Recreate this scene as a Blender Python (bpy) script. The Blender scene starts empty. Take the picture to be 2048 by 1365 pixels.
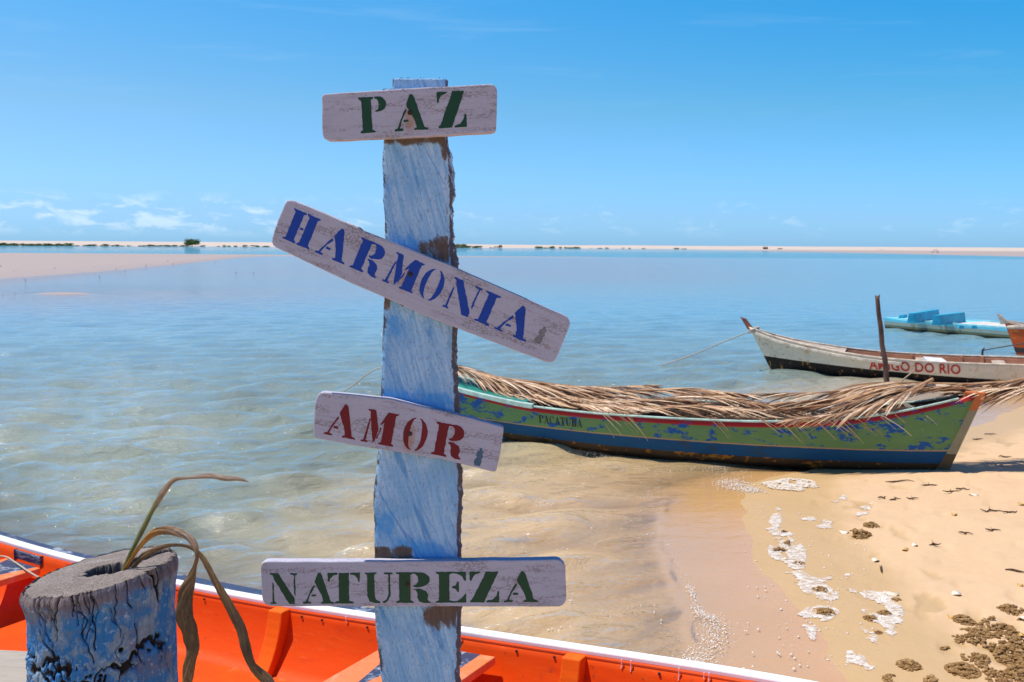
import bpy, bmesh, math, random
import numpy as np
from mathutils import Vector, Matrix, noise as mnoise
from mathutils.geometry import tessellate_polygon
R = math.radians
sc = bpy.context.scene
C = sc.collection
random.seed(7)
# ------------------------------------------------------------------ camera
CAMZ = 2.1
cam_d = bpy.data.cameras.new('camera')
cam = bpy.data.objects.new('camera', cam_d); C.objects.link(cam)
cam_d.sensor_width = 36.0; cam_d.lens = 36.0 * 2000 / 2048
cam_d.clip_start = 0.05; cam_d.clip_end = 20000
PITCH = math.atan((682.5 - 491.5) / 2000); ROLL = 11 / 2048
MR = Matrix.Rotation(R(90) - PITCH, 4, 'X') @ Matrix.Rotation(ROLL, 4, 'Z')
cam.matrix_world = Matrix.Translation((0, 0, CAMZ)) @ MR
cam_d.dof.use_dof = True; cam_d.dof.focus_distance = 2.15; cam_d.dof.aperture_fstop = 16
sc.camera = cam
# ------------------------------------------------------------------ light
SUN = Vector((-0.38, 0.06, 1.0)).normalized()
sl = bpy.data.lights.new('sun', 'SUN'); sl.energy = 4.4; sl.angle = R(0.5); sl.color = (1.0, 0.95, 0.87)
so = bpy.data.objects.new('sun', sl); C.objects.link(so)
so.rotation_euler = (-SUN).to_track_quat('-Z', 'Y').to_euler()
sc.view_settings.view_transform = 'Standard'; sc.view_settings.look = 'None'
sc.view_settings.gamma = 1.0; sc.view_settings.exposure = 0.35
w = bpy.data.worlds.new('World'); sc.world = w; w.use_nodes = True


def N(nt, typ, ins=None, **props):
    n = nt.nodes.new(typ)
    for k, v in props.items():
        setattr(n, k, v)
    for k, v in (ins or {}).items():
        s = n.inputs[k]
        if isinstance(v, bpy.types.NodeSocket): nt.links.new(v, s)
        else: s.default_value = v
    return n


def math_n(nt, op, a, b=0.5, clamp=False):
    n = nt.nodes.new('ShaderNodeMath'); n.operation = op; n.use_clamp = clamp
    for i, v in enumerate((a, b)):
        if isinstance(v, bpy.types.NodeSocket): nt.links.new(v, n.inputs[i])
        else: n.inputs[i].default_value = v
    return n.outputs[0]


def mixc(nt, f, a, b, mode='MIX'):
    n = nt.nodes.new('ShaderNodeMix'); n.data_type = 'RGBA'; n.blend_type = mode
    for i, v in ((0, f), (6, a), (7, b)):
        if isinstance(v, bpy.types.NodeSocket): nt.links.new(v, n.inputs[i])
        else: n.inputs[i].default_value = v if i == 0 else ((*v, 1.0) if len(v) == 3 else v)
    return n.outputs[2]


def ramp(nt, f, lo, hi, smooth=True):
    n = nt.nodes.new('ShaderNodeMapRange'); n.interpolation_type = 'SMOOTHSTEP' if smooth else 'LINEAR'
    if isinstance(f, bpy.types.NodeSocket): nt.links.new(f, n.inputs[0])
    n.inputs[1].default_value = lo; n.inputs[2].default_value = hi
    return n.outputs[0]


def mapping(nt, vec, scale=(1, 1, 1), loc=(0, 0, 0), rot=(0, 0, 0)):
    return N(nt, 'ShaderNodeMapping', {'Vector': vec, 'Scale': scale, 'Location': loc, 'Rotation': rot}).outputs[0]


def aniso(nt, vec, scale, rot):          # turn first, then stretch
    return mapping(nt, mapping(nt, vec, rot=rot), scale)


def noise(nt, vec, scale, detail=4, rough=0.55, dist=0.0):
    return N(nt, 'ShaderNodeTexNoise', {'Vector': vec, 'Scale': scale, 'Detail': detail, 'Roughness': rough, 'Distortion': dist}).outputs[0]


# sky: Nishita, graded to the deep saturated blue, with small clouds low over the horizon
nt = w.node_tree; nt.nodes.clear()
sky = N(nt, 'ShaderNodeTexSky', sky_type='NISHITA', sun_disc=False, sun_elevation=math.asin(SUN.z),
        sun_rotation=math.atan2(SUN.x, SUN.y), altitude=0, air_density=1.0, dust_density=0.3, ozone_density=2.0)
tc = N(nt, 'ShaderNodeTexCoord').outputs['Generated']
sep = N(nt, 'ShaderNodeSeparateXYZ', {0: tc})
el = sep.outputs['Z']
graded = N(nt, 'ShaderNodeHueSaturation', {'Hue': 0.497, 'Saturation': 1.25, 'Value': 1.0, 'Color': sky.outputs[0]}).outputs[0]
graded = mixc(nt, 1.0, graded, (0.82, 1.02, 1.12), 'MULTIPLY')
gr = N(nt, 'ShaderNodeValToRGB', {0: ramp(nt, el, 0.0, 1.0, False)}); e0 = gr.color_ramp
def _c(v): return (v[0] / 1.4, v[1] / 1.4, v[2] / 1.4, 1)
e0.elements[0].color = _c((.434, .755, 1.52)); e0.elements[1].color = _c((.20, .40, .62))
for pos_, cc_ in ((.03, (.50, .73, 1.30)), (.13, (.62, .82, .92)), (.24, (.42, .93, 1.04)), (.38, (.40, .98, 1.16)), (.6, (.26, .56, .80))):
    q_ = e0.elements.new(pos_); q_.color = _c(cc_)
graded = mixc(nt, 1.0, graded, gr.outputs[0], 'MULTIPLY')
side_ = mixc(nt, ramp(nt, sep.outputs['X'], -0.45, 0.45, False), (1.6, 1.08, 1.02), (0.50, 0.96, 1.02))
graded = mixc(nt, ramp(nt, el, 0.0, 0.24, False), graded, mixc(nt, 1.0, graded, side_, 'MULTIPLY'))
cm = mapping(nt, tc, (9, 9, 26))
n1 = noise(nt, cm, 3.2, 7, 0.62, 0.3)
n2 = noise(nt, mapping(nt, tc, (3, 3, 3), (3.1, 0, 0)), 1.6, 2, 0.5)
band = math_n(nt, 'MULTIPLY', ramp(nt, el, 0.004, 0.022), math_n(nt, 'SUBTRACT', 1.0, ramp(nt, el, 0.032, 0.052)))
leftw = ramp(nt, sep.outputs['X'], 0.10, -0.32)
thr = math_n(nt, 'ADD', math_n(nt, 'MULTIPLY', leftw, 0.11), math_n(nt, 'MULTIPLY', math_n(nt, 'SUBTRACT', n2, 0.5), 0.10))
cl = ramp(nt, math_n(nt, 'ADD', n1, thr), 0.56, 0.74)
cl = math_n(nt, 'MULTIPLY', math_n(nt, 'MULTIPLY', cl, band), math_n(nt, 'ADD', 0.22, math_n(nt, 'MULTIPLY', leftw, 0.3)))
# faint high cirrus
n3 = noise(nt, mapping(nt, tc, (2.2, 2.2, 22), (0.4, 0.1, 0), (0, 0.06, 0)), 2.4, 6, 0.6, 0.5)
cir = math_n(nt, 'MULTIPLY', ramp(nt, n3, 0.54, 0.80), math_n(nt, 'MULTIPLY', ramp(nt, el, 0.06, 0.18), 0.08))
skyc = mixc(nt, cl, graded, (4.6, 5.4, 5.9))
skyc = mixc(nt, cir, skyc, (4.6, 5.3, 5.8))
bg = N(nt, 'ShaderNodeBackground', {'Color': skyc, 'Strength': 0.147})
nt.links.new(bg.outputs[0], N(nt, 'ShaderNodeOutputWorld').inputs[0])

# ------------------------------------------------------------------ helpers
M3 = MR.to_3x3()


def ray(px, py):
    return M3 @ Vector(((px - 1024) / 2000, -(py - 682.5) / 2000, -1))


def G(px, py, z=0.0):                       # a point of the photo on the level z
    d = ray(px, py); t = (z - CAMZ) / d.z
    return Vector((d.x * t, d.y * t, z))


def D(px, py, y):                           # a point of the photo at the distance y
    d = ray(px, py); t = y / d.y
    return Vector((d.x * t, y, CAMZ + d.z * t))


def meta(o, label=None, cat=None, group=None, kind=None):
    if label: o['label'] = label
    if cat: o['category'] = cat
    if group: o['group'] = group
    if kind: o['kind'] = kind
    return o


def thing(name, label, cat, loc=(0, 0, 0), rot=(0, 0, 0), group=None):
    o = bpy.data.objects.new(name, None); C.objects.link(o)
    o.empty_display_size = 0.1
    o.location = loc; o.rotation_euler = rot
    return meta(o, label, cat, group)


def mk(name, verts, faces, mat, parent=None, smooth=False, loc=None):
    me = bpy.data.meshes.new(name)
    me.from_pydata([tuple(v) for v in verts], [], [tuple(f) for f in faces])
    me.update()
    if smooth: me.shade_smooth()
    if mat: me.materials.append(mat)
    o = bpy.data.objects.new(name, me); C.objects.link(o)
    if parent: o.parent = parent
    if loc is not None: o.location = loc
    return o


def grid_mesh(name, P, mat, parent=None, smooth=True, wrap_u=False, attrs=None, uv=None):
    """P: (nu, nv, 3) array"""
    nu, nv = P.shape[:2]
    idx = np.arange(nu * nv).reshape(nu, nv)
    a = idx if not wrap_u else np.vstack([idx, idx[:1]])
    q = np.stack([a[:-1, :-1], a[1:, :-1], a[1:, 1:], a[:-1, 1:]], -1).reshape(-1, 4)
    me = bpy.data.meshes.new(name)
    me.vertices.add(nu * nv); me.vertices.foreach_set('co', P.reshape(-1).astype(np.float32))
    me.loops.add(q.size); me.loops.foreach_set('vertex_index', q.reshape(-1).astype(np.int32))
    me.polygons.add(len(q)); me.polygons.foreach_set('loop_start', np.arange(0, q.size, 4, dtype=np.int32))
    me.polygons.foreach_set('loop_total', np.full(len(q), 4, np.int32))
    me.update(calc_edges=True)
    for k, v in (attrs or {}).items():
        if v.ndim == 3:
            at = me.attributes.new(k, 'FLOAT_COLOR', 'POINT')
            vv = np.concatenate([v.reshape(-1, 3), np.ones((nu * nv, 1))], 1)
            at.data.foreach_set('color', vv.reshape(-1).astype(np.float32))
        else:
            at = me.attributes.new(k, 'FLOAT', 'POINT')
            at.data.foreach_set('value', v.reshape(-1).astype(np.float32))
    me.validate()
    if smooth: me.shade_smooth()
    if mat: me.materials.append(mat)
    o = bpy.data.objects.new(name, me); C.objects.link(o)
    if parent: o.parent = parent
    return o


class MB:
    def __init__(s): s.v = []; s.f = []; s.a = []

    def add(s, v, f, a=0.5):
        b = len(s.v); s.v += [tuple(p) for p in v]; s.f += [tuple(i + b for i in q) for q in f]; s.a += [a] * len(v)

    def tube(s, pts, rad, n=8, a=0.5, cap=True, jit=0.0):
        pts = [Vector(p) for p in pts]; V = []; F = []
        if not hasattr(rad, '__len__'): rad = [rad] * len(pts)
        up = Vector((0, 0, 1)); prev = None
        for i, p in enumerate(pts):
            t = (pts[min(i + 1, len(pts) - 1)] - pts[max(i - 1, 0)]).normalized()
            if prev is None:
                x = t.cross(up)
                if x.length < 0.1: x = t.cross(Vector((1, 0, 0)))
            else: x = prev - t * prev.dot(t)
            x.normalize(); prev = x; y = t.cross(x)
            for k in range(n):
                an = 2 * math.pi * k / n; r = rad[i] * (1 + random.uniform(-jit, jit))
                V.append(p + x * math.cos(an) * r + y * math.sin(an) * r)
        for i in range(len(pts) - 1):
            for k in range(n):
                F.append((i * n + k, i * n + (k + 1) % n, (i + 1) * n + (k + 1) % n, (i + 1) * n + k))
        if cap:
            F.append(tuple(range(n - 1, -1, -1))); F.append(tuple((len(pts) - 1) * n + k for k in range(n)))
        s.add(V, F, a)

    def box8(s, c, a=0.5):
        s.add(c, [(0, 3, 2, 1), (4, 5, 6, 7), (0, 1, 5, 4), (1, 2, 6, 5), (2, 3, 7, 6), (3, 0, 4, 7)], a)

    def build(s, name, mat, parent=None, smooth=False, loc=None):
        o = mk(name, s.v, s.f, mat, parent, smooth, loc)
        at = o.data.attributes.new('rnd', 'FLOAT', 'POINT'); at.data.foreach_set('value', np.array(s.a, np.float32))
        return o


def bevel(o, wd, seg=2):
    m = o.modifiers.new('bevel', 'BEVEL'); m.width = wd; m.segments = seg; m.limit_method = 'ANGLE'; m.angle_limit = R(35)
    return o


def catmull(pts, n):
    P = np.array(pts, float); P = np.vstack([2 * P[0] - P[1], P, 2 * P[-1] - P[-2]]); out = []
    for i in range(1, len(P) - 2):
        for t in np.linspace(0, 1, n, endpoint=False):
            a, b, c, d = P[i - 1], P[i], P[i + 1], P[i + 2]
            out.append(0.5 * (2 * b + (c - a) * t + (2 * a - 5 * b + 4 * c - d) * t * t + (3 * b - a - 3 * c + d) * t ** 3))
    out.append(P[-2]); return np.array(out)


def newmat(name):
    m = bpy.data.materials.new(name); m.use_nodes = True; nt = m.node_tree; nt.nodes.clear()
    return m, nt


def finish(nt, col, rough=0.7, bump=None, bstr=0.3, bdist=0.01, spec=0.35, metallic=0.0):
    p = N(nt, 'ShaderNodeBsdfPrincipled', {'Roughness': rough, 'Specular IOR Level': spec, 'Metallic': metallic})
    if isinstance(col, bpy.types.NodeSocket): nt.links.new(col, p.inputs['Base Color'])
    else: p.inputs['Base Color'].default_value = (*col, 1)
    if bump is not None:
        b = N(nt, 'ShaderNodeBump', {'Strength': bstr, 'Distance': bdist, 'Height': bump})
        nt.links.new(b.outputs[0], p.inputs['Normal'])
    nt.links.new(p.outputs[0], N(nt, 'ShaderNodeOutputMaterial').inputs[0])
    return p


def objco(nt): return N(nt, 'ShaderNodeTexCoord').outputs['Object']
def attr(nt, name, out='Fac'): return N(nt, 'ShaderNodeAttribute', attribute_name=name).outputs[out]


def plain(name, col, rough=0.75, var=0.25, scale=8, bs=0.3, bd=0.003, stretch=(1, 1, 1), spec=0.35):
    m, nt = newmat(name); oc = mapping(nt, objco(nt), stretch)
    n = noise(nt, oc, scale, 6, 0.6)
    c = mixc(nt, ramp(nt, n, 0.3, 0.7), tuple(x * (1 - var) for x in col), tuple(min(1, x * (1 + var)) for x in col))
    finish(nt, c, rough, noise(nt, oc, scale * 6, 4, 0.6), bs, bd, spec)
    return m


# numpy value noise
_rng = np.random.RandomState(11)
_tab = _rng.rand(256, 256)


def vnoise(x, y):
    xi = np.floor(x).astype(int); yi = np.floor(y).astype(int); fx = x - xi; fy = y - yi
    fx = fx * fx * (3 - 2 * fx); fy = fy * fy * (3 - 2 * fy)
    g = lambda a, b: _tab[a & 255, b & 255]
    return ((g(xi, yi) * (1 - fx) + g(xi + 1, yi) * fx) * (1 - fy) + (g(xi, yi + 1) * (1 - fx) + g(xi + 1, yi + 1) * fx) * fy)


def fbm(x, y, o=4):
    s = 0; a = 0.5; t = 0
    for i in range(o):
        s = s + a * vnoise(x * 2 ** i + 17 * i, y * 2 ** i + 31 * i); t += a; a *= 0.5
    return s / t


def sst(x, a, b):
    t = np.clip((x - a) / (b - a), 0, 1); return t * t * (3 - 2 * t)


# ------------------------------------------------------------------ ground and water
SHY = np.array([3.0, 4.5, 5.3, 6.0, 7.5, 8.75, 9.6, 11.0, 12.5, 14.5, 17.0, 25.0, 60.0])
SHX = np.array([1.0, 1.02, 1.04, 1.08, 1.16, 1.50, 2.45, 4.0, 5.4, 7.1, 10.2, 24.0, 130.0])
BN = np.array([0.49, 0.87])                 # across the orange boat, away from the bank


def shore_d(x, y):
    """metres inland of the wave front on the right-hand beach"""
    sx = np.interp(y, SHY, SHX) + 0.10 * (fbm(x * 0 + 3.3, y * 1.3, 3) - 0.5) * np.clip(9.5 - y, 0, 1)
    slope = np.interp(y, [8, 10, 14, 30], [0.99, 0.80, 0.72, 0.6])
    return (x - sx) * slope


def land_z(x, y):
    d = shore_d(x, y)
    beach = np.where(d < 0, -0.030 + 0.085 * d, np.where(d < 0.75, -0.030 + 0.038 * d / 0.75, 0.008 + 0.035 * (d - 0.75)))
    beach = np.minimum(beach, 0.35)
    n = x * BN[0] + y * BN[1]
    bank = np.interp(n, [0, 1.75, 2.1, 3.1, 4.35, 6.5], [0.62, 0.58, 0.24, 0.20, -0.06, -0.5])
    z = np.maximum(beach, bank)
    z = np.where(z < -1.3, -1.3, z)
    return z


def terrain(x, y):
    r = np.hypot(x, y); z = land_z(x, y)
    dryz = sst(z, 0.012, 0.03) * (r < 16)
    fp = fbm(x * 6.0 + 3, y * 4.0, 3)
    z = z - 0.016 * sst(fp, 0.62, 0.74) * dryz + 0.007 * (fbm(x * 9, y * 5 + 11, 3) - 0.5) * dryz
    z = z + 0.012 * (fbm(x * 1.7, y * 1.7, 4) - 0.5) * np.clip(1.2 - np.abs(z) * 2, 0.3, 1)
    a = x / np.maximum(y, 1e-3); px = 1024 + 2000 * a
    # the long low sandbar
    yn = np.interp(px, [-600, -200, 0, 100, 200, 270, 350, 430, 500, 560, 1500], [38, 55, 64, 71, 81, 91, 106, 134, 170, 184, 188]) + 3.0 * (fbm(x * 0.12, y * 0.02 + 5, 3) - 0.5) * 2
    yf = np.interp(px, [-600, 500, 900, 1300, 1500], [189, 191, 192, 191, 190])
    top = np.interp(px, [-400, 500, 1150, 1500], [0.30, 0.16, 0.05, -0.15])
    e = np.minimum((y - yn) / 22.0, (yf - y) / 5.0)
    bar = -0.30 + (0.30 + top) * sst(e, -0.9, 0.32) 
    near_bar = (y > 25) & (y < 260)
    z = np.where(near_bar, np.maximum(z, np.maximum(bar, -1.3)), z)
    # small patch of sand in front of it
    g = np.exp(-(((x + 18.8) / 2.0) ** 2 + ((y - 41.8) / 0.95) ** 2))
    flat = np.exp(-(((x + 18.5) / 8.0) ** 2 + ((y - 45.0) / 9.0) ** 2))
    z = np.maximum(z, -0.26 + 0.17 * flat + 0.16 * g - np.where(flat < 0.02, 1, 0))
    # far shore with pale dunes
    s = sst(r, 815, 835)
    dn = 1.9 + 1.25 * (fbm(x * 0.018 + 9, y * 0.004, 3) - 0.35) * np.interp(px, [0, 700, 1200, 2048], [1.5, 1.2, 0.6, 0.25])
    dn = dn + np.interp(px, [0, 700, 1200, 2048], [1.3, 0.9, 0.4, 0.25])
    dune = -1.3 + s * 1.6 + sst(r, 840, 905) * dn
    z = np.where(r > 780, np.maximum(z * 0 - 1.3, dune), z)
    return z


def polar(r0, r1, dr, angs):
    rs = [r0]
    while rs[-1] < r1: rs.append(rs[-1] * (1 + dr(rs[-1])))
    rs = np.array(rs); A, Rr = np.meshgrid(angs, rs, indexing='ij')
    return Rr * np.sin(A), Rr * np.cos(A), Rr


def angles(step):
    mid = np.arange(-33, 33.001, step)
    return np.radians(np.concatenate([np.arange(-180, -60, 6), np.arange(-60, -33, 1.0), mid, np.arange(34, 60, 1.0), np.arange(60, 180.1, 6)]))


# ---- sand
m_sand, nt = newmat('sand'); oc = objco(nt)
wet = attr(nt, 'wet'); far = attr(nt, 'far')
n_f = noise(nt, oc, 140, 3, 0.7); n_m = noise(nt, oc, 9, 5, 0.6); n_l = noise(nt, oc, 1.1, 4, 0.55)
dry = mixc(nt, n_l, (0.55, 0.355, 0.195), (0.62, 0.42, 0.245))
dry = mixc(nt, ramp(nt, n_m, 0.35, 0.75), dry, (0.60, 0.405, 0.235))
wetc = mixc(nt, n_l, (0.47, 0.30, 0.135), (0.55, 0.365, 0.18))
dry = mixc(nt, math_n(nt, 'MULTIPLY', ramp(nt, noise(nt, oc, 2.7, 7, 0.72), 0.50, 0.66), 0.40), dry, (0.50, 0.335, 0.20))
dry = mixc(nt, math_n(nt, 'MULTIPLY', ramp(nt, noise(nt, oc, 38, 5, 0.8), 0.66, 0.72), 0.6), dry, (0.26, 0.15, 0.06))
c = mixc(nt, wet, dry, wetc)
c = mixc(nt, math_n(nt, 'MULTIPLY', ramp(nt, n_f, 0.60, 0.78), 0.35), c, (0.30, 0.19, 0.10))
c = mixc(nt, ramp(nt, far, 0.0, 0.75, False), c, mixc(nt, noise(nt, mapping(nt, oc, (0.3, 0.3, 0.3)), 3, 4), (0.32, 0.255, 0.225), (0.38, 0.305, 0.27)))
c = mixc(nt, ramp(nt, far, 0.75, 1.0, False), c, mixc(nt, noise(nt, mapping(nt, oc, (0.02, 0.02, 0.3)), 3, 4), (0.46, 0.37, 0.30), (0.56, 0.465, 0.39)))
rgh = math_n(nt, 'SUBTRACT', 0.85, math_n(nt, 'MULTIPLY', wet, 0.42))
hb = math_n(nt, 'ADD', math_n(nt, 'MULTIPLY', n_f, 0.25), math_n(nt, 'ADD', math_n(nt, 'MULTIPLY', n_m, 1.0), math_n(nt, 'MULTIPLY', n_l, 3.0)))
p = finish(nt, c, rgh, hb, 0.5, 0.016, 0.3)
X, Y, RR = polar(0.25, 1500, lambda r: 0.0075 if 4 < r < 30 else (0.012 if r < 300 else 0.006), angles(0.125))
Z = terrain(X, Y)
d = shore_d(X, Y) + 0.25 * (fbm(X * 1.5, Y * 1.5, 3) - 0.5)
wetv = 1 - sst(Z + 0.008 * (fbm(X * 1.2, Y * 1.2, 3) - 0.5), 0.018, 0.034)
wetv = np.where((RR > 25), np.clip(1 - sst(Z, 0.0, 0.35), 0, 0.8), wetv)
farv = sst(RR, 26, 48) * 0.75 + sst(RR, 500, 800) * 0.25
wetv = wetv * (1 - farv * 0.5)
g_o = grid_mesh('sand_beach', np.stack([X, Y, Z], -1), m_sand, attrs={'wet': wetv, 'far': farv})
meta(g_o, kind='structure')

# ---- water
m_wat, nt = newmat('water'); oc = objco(nt)
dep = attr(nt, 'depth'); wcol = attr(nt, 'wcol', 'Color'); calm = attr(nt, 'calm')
bA = noise(nt, aniso(nt, oc, (1.0, 2.3, 1), (0, 0, R(-14))), 4.2, 5, 0.62, 0.5)
bB = noise(nt, aniso(nt, oc, (1.0, 2.0, 1), (0, 0, R(8))), 17, 4, 0.6, 0.4)
bC = noise(nt, aniso(nt, oc, (1.0, 2.6, 1), (0, 0, R(-18))), 1.3, 3, 0.5, 0.2)
hb = math_n(nt, 'ADD', math_n(nt, 'MULTIPLY', bA, 0.042), math_n(nt, 'ADD', math_n(nt, 'MULTIPLY', bB, 0.0105), math_n(nt, 'MULTIPLY', bC, 0.05)))
hb = math_n(nt, 'MULTIPLY', hb, math_n(nt, 'SUBTRACT', 1.0, calm))
bmp = N(nt, 'ShaderNodeBump', {'Strength': 1.0, 'Distance': 1.0, 'Height': hb})
turb_sky = mixc(nt, math_n(nt, 'MULTIPLY', ramp(nt, noise(nt, mapping(nt, oc, (0.12, 0.35, 1)), 2, 5), 0.3, 0.7), 0.35), wcol, mixc(nt, 1.0, wcol, (0.82, 0.86, 0.9), 'MULTIPLY'))
dif = N(nt, 'ShaderNodeBsdfDiffuse', {'Color': turb_sky, 'Normal': bmp.outputs[0]})
trn = N(nt, 'ShaderNodeBsdfTransparent', {'Color': mixc(nt, ramp(nt, dep, 0.0, 0.15), (1, 1, 1), (0.90, 0.78, 0.58))})
body = N(nt, 'ShaderNodeMixShader', {0: math_n(nt, 'SUBTRACT', 1.0, math_n(nt, 'POWER', 2.718, math_n(nt, 'MULTIPLY', dep, -9.0))), 1: trn.outputs[0], 2: dif.outputs[0]})
glo = N(nt, 'ShaderNodeBsdfGlossy', {'Roughness': 0.035, 'Normal': bmp.outputs[0], 'Color': (1, 1, 1, 1)})
fr = N(nt, 'ShaderNodeFresnel', {'IOR': 2.0, 'Normal': bmp.outputs[0]})
surf = N(nt, 'ShaderNodeMixShader', {0: fr.outputs[0], 1: body.outputs[0], 2: glo.outputs[0]})
nt.links.new(surf.outputs[0], N(nt, 'ShaderNodeOutputMaterial').inputs[0])

X, Y, RR = polar(2.6, 9000, lambda r: 0.0036 if r < 16 else (0.0055 if r < 60 else (0.012 if r < 260 else 0.04)), angles(0.16))
T = terrain(X, Y)
rng = np.random.RandomState(5)
eta = np.zeros_like(X)
wx = X + 0.5 * (fbm(X * 0.35, Y * 0.35, 2) - 0.5); wy = Y + 0.5 * (fbm(X * 0.35 + 40, Y * 0.35, 2) - 0.5)
for i in range(46):
    lam = 0.14 * (8.0 ** (i / 45.0)); th = R(-90 + 14 + rng.normal() * 24); k = 2 * math.pi / lam
    amp = 0.0085 * (lam / 0.5) ** 0.85 * (0.6 + 0.8 * rng.rand()) / (1 + 0.25 * max(0, lam - 0.9) * 4)
    ph = k * (wx * math.cos(th) + wy * math.sin(th)) + rng.rand() * 7
    fade = np.clip(1.6 - RR * 0.009 * 4 / lam, 0, 1)
    sn = np.sin(ph); eta += amp * fade * (sn + 0.22 * np.cos(2 * ph))
eta *= 0.75 + 0.7 * (fbm(X * 0.25 + 7, Y * 0.25, 3) - 0.5)
depth0 = np.clip(-T, 0, 5)
dsh = shore_d(X, Y)
damp = np.clip(depth0 / 0.16, 0.10, 1)
patch = sst(fbm(X * 0.08 + 3, Y * 0.05, 3), 0.35, 0.6)
eta *= damp
# the little breaking ridge at the wave front, and the thin swash film beyond it
nearf = sst(Y, 4.6, 5.2) * (1 - sst(Y, 7.6, 9.0))
ridge = (0.35 + 1.1 * fbm(X * 0 + 1, Y * 2.2, 3)) * 0.0045 * np.exp(-((dsh + 0.04 + 0.10 * (fbm(X * 3, Y * 3, 2) - .5)) / 0.032) ** 2) + 0.014 * np.exp(-((dsh + 0.75) / 0.16) ** 2) + 0.010 * np.exp(-((dsh + 1.6) / 0.2) ** 2)
wf_ = sst(Y, 7.4, 8.8); film = sst(dsh, -0.45, 0.12) * (1 - wf_) + sst(dsh, -0.7, 0.7) * wf_
WZ = eta * (1 - 0.9 * film) + ridge * nearf * (0.6 + 0.8 * fbm(X * 2, Y * 2, 2))
calm = np.clip(0.72 * film * (dsh < 4) + 0.45 * (1 - np.clip(depth0 / 0.12, 0, 1)), 0, 0.9)
calm = np.where(RR > 30, np.clip(0.35 * (1 - np.clip(depth0 / 0.4, 0, 1)), 0, 0.5), calm)
depth = np.clip(WZ - T, 0, 5)
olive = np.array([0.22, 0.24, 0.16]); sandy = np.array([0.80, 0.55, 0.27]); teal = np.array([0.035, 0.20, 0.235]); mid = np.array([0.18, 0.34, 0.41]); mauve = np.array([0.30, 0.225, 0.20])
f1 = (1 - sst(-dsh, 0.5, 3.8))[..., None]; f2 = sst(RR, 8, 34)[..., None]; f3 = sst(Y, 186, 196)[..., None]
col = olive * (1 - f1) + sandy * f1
col = col * (1 - f2) + mid * f2  # mid: blue of the reflected sky put into the water's body colour
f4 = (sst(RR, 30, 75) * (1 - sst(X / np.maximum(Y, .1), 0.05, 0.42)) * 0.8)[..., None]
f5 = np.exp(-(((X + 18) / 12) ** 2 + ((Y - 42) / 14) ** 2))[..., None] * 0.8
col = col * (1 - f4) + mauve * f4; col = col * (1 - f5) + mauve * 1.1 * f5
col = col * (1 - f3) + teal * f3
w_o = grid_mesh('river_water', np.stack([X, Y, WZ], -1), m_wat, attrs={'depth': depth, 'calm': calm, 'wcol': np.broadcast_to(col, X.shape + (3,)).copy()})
meta(w_o, kind='structure')


def surf_z(x, y):
    return max(0.0, float(terrain(np.array([float(x)]), np.array([float(y)]))[0]))


def on_ground(px, py):
    p = G(px, py, 0.0)
    for _ in range(4): p = G(px, py, surf_z(p.x, p.y))
    return p


# ------------------------------------------------------------------ stencil letters (unit box, y up)
def stem(a, b, s=0.08, s2=None, top=True, bot=True):
    s2 = s if s2 is None else s2; P = []
    P += [(a - s, 0), (b + s2, 0), (b + s2, .045), (b, .085)] if bot else [(a, 0), (b, 0)]
    P += [(b, .915), (b + s2, .955), (b + s2, 1), (a - s, 1), (a - s, .955), (a, .915)] if top else [(b, 1), (a, 1)]
    if bot: P += [(a, .085), (a - s, .045)]
    return P


def ell(cx, cy, rx, ry, a0, a1, n=12):
    return [(cx + rx * math.cos(R(a)), cy + ry * math.sin(R(a))) for a in np.linspace(a0, a1, n)]


def fx(P): return [(1 - x, y) for x, y in reversed(P)]


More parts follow.
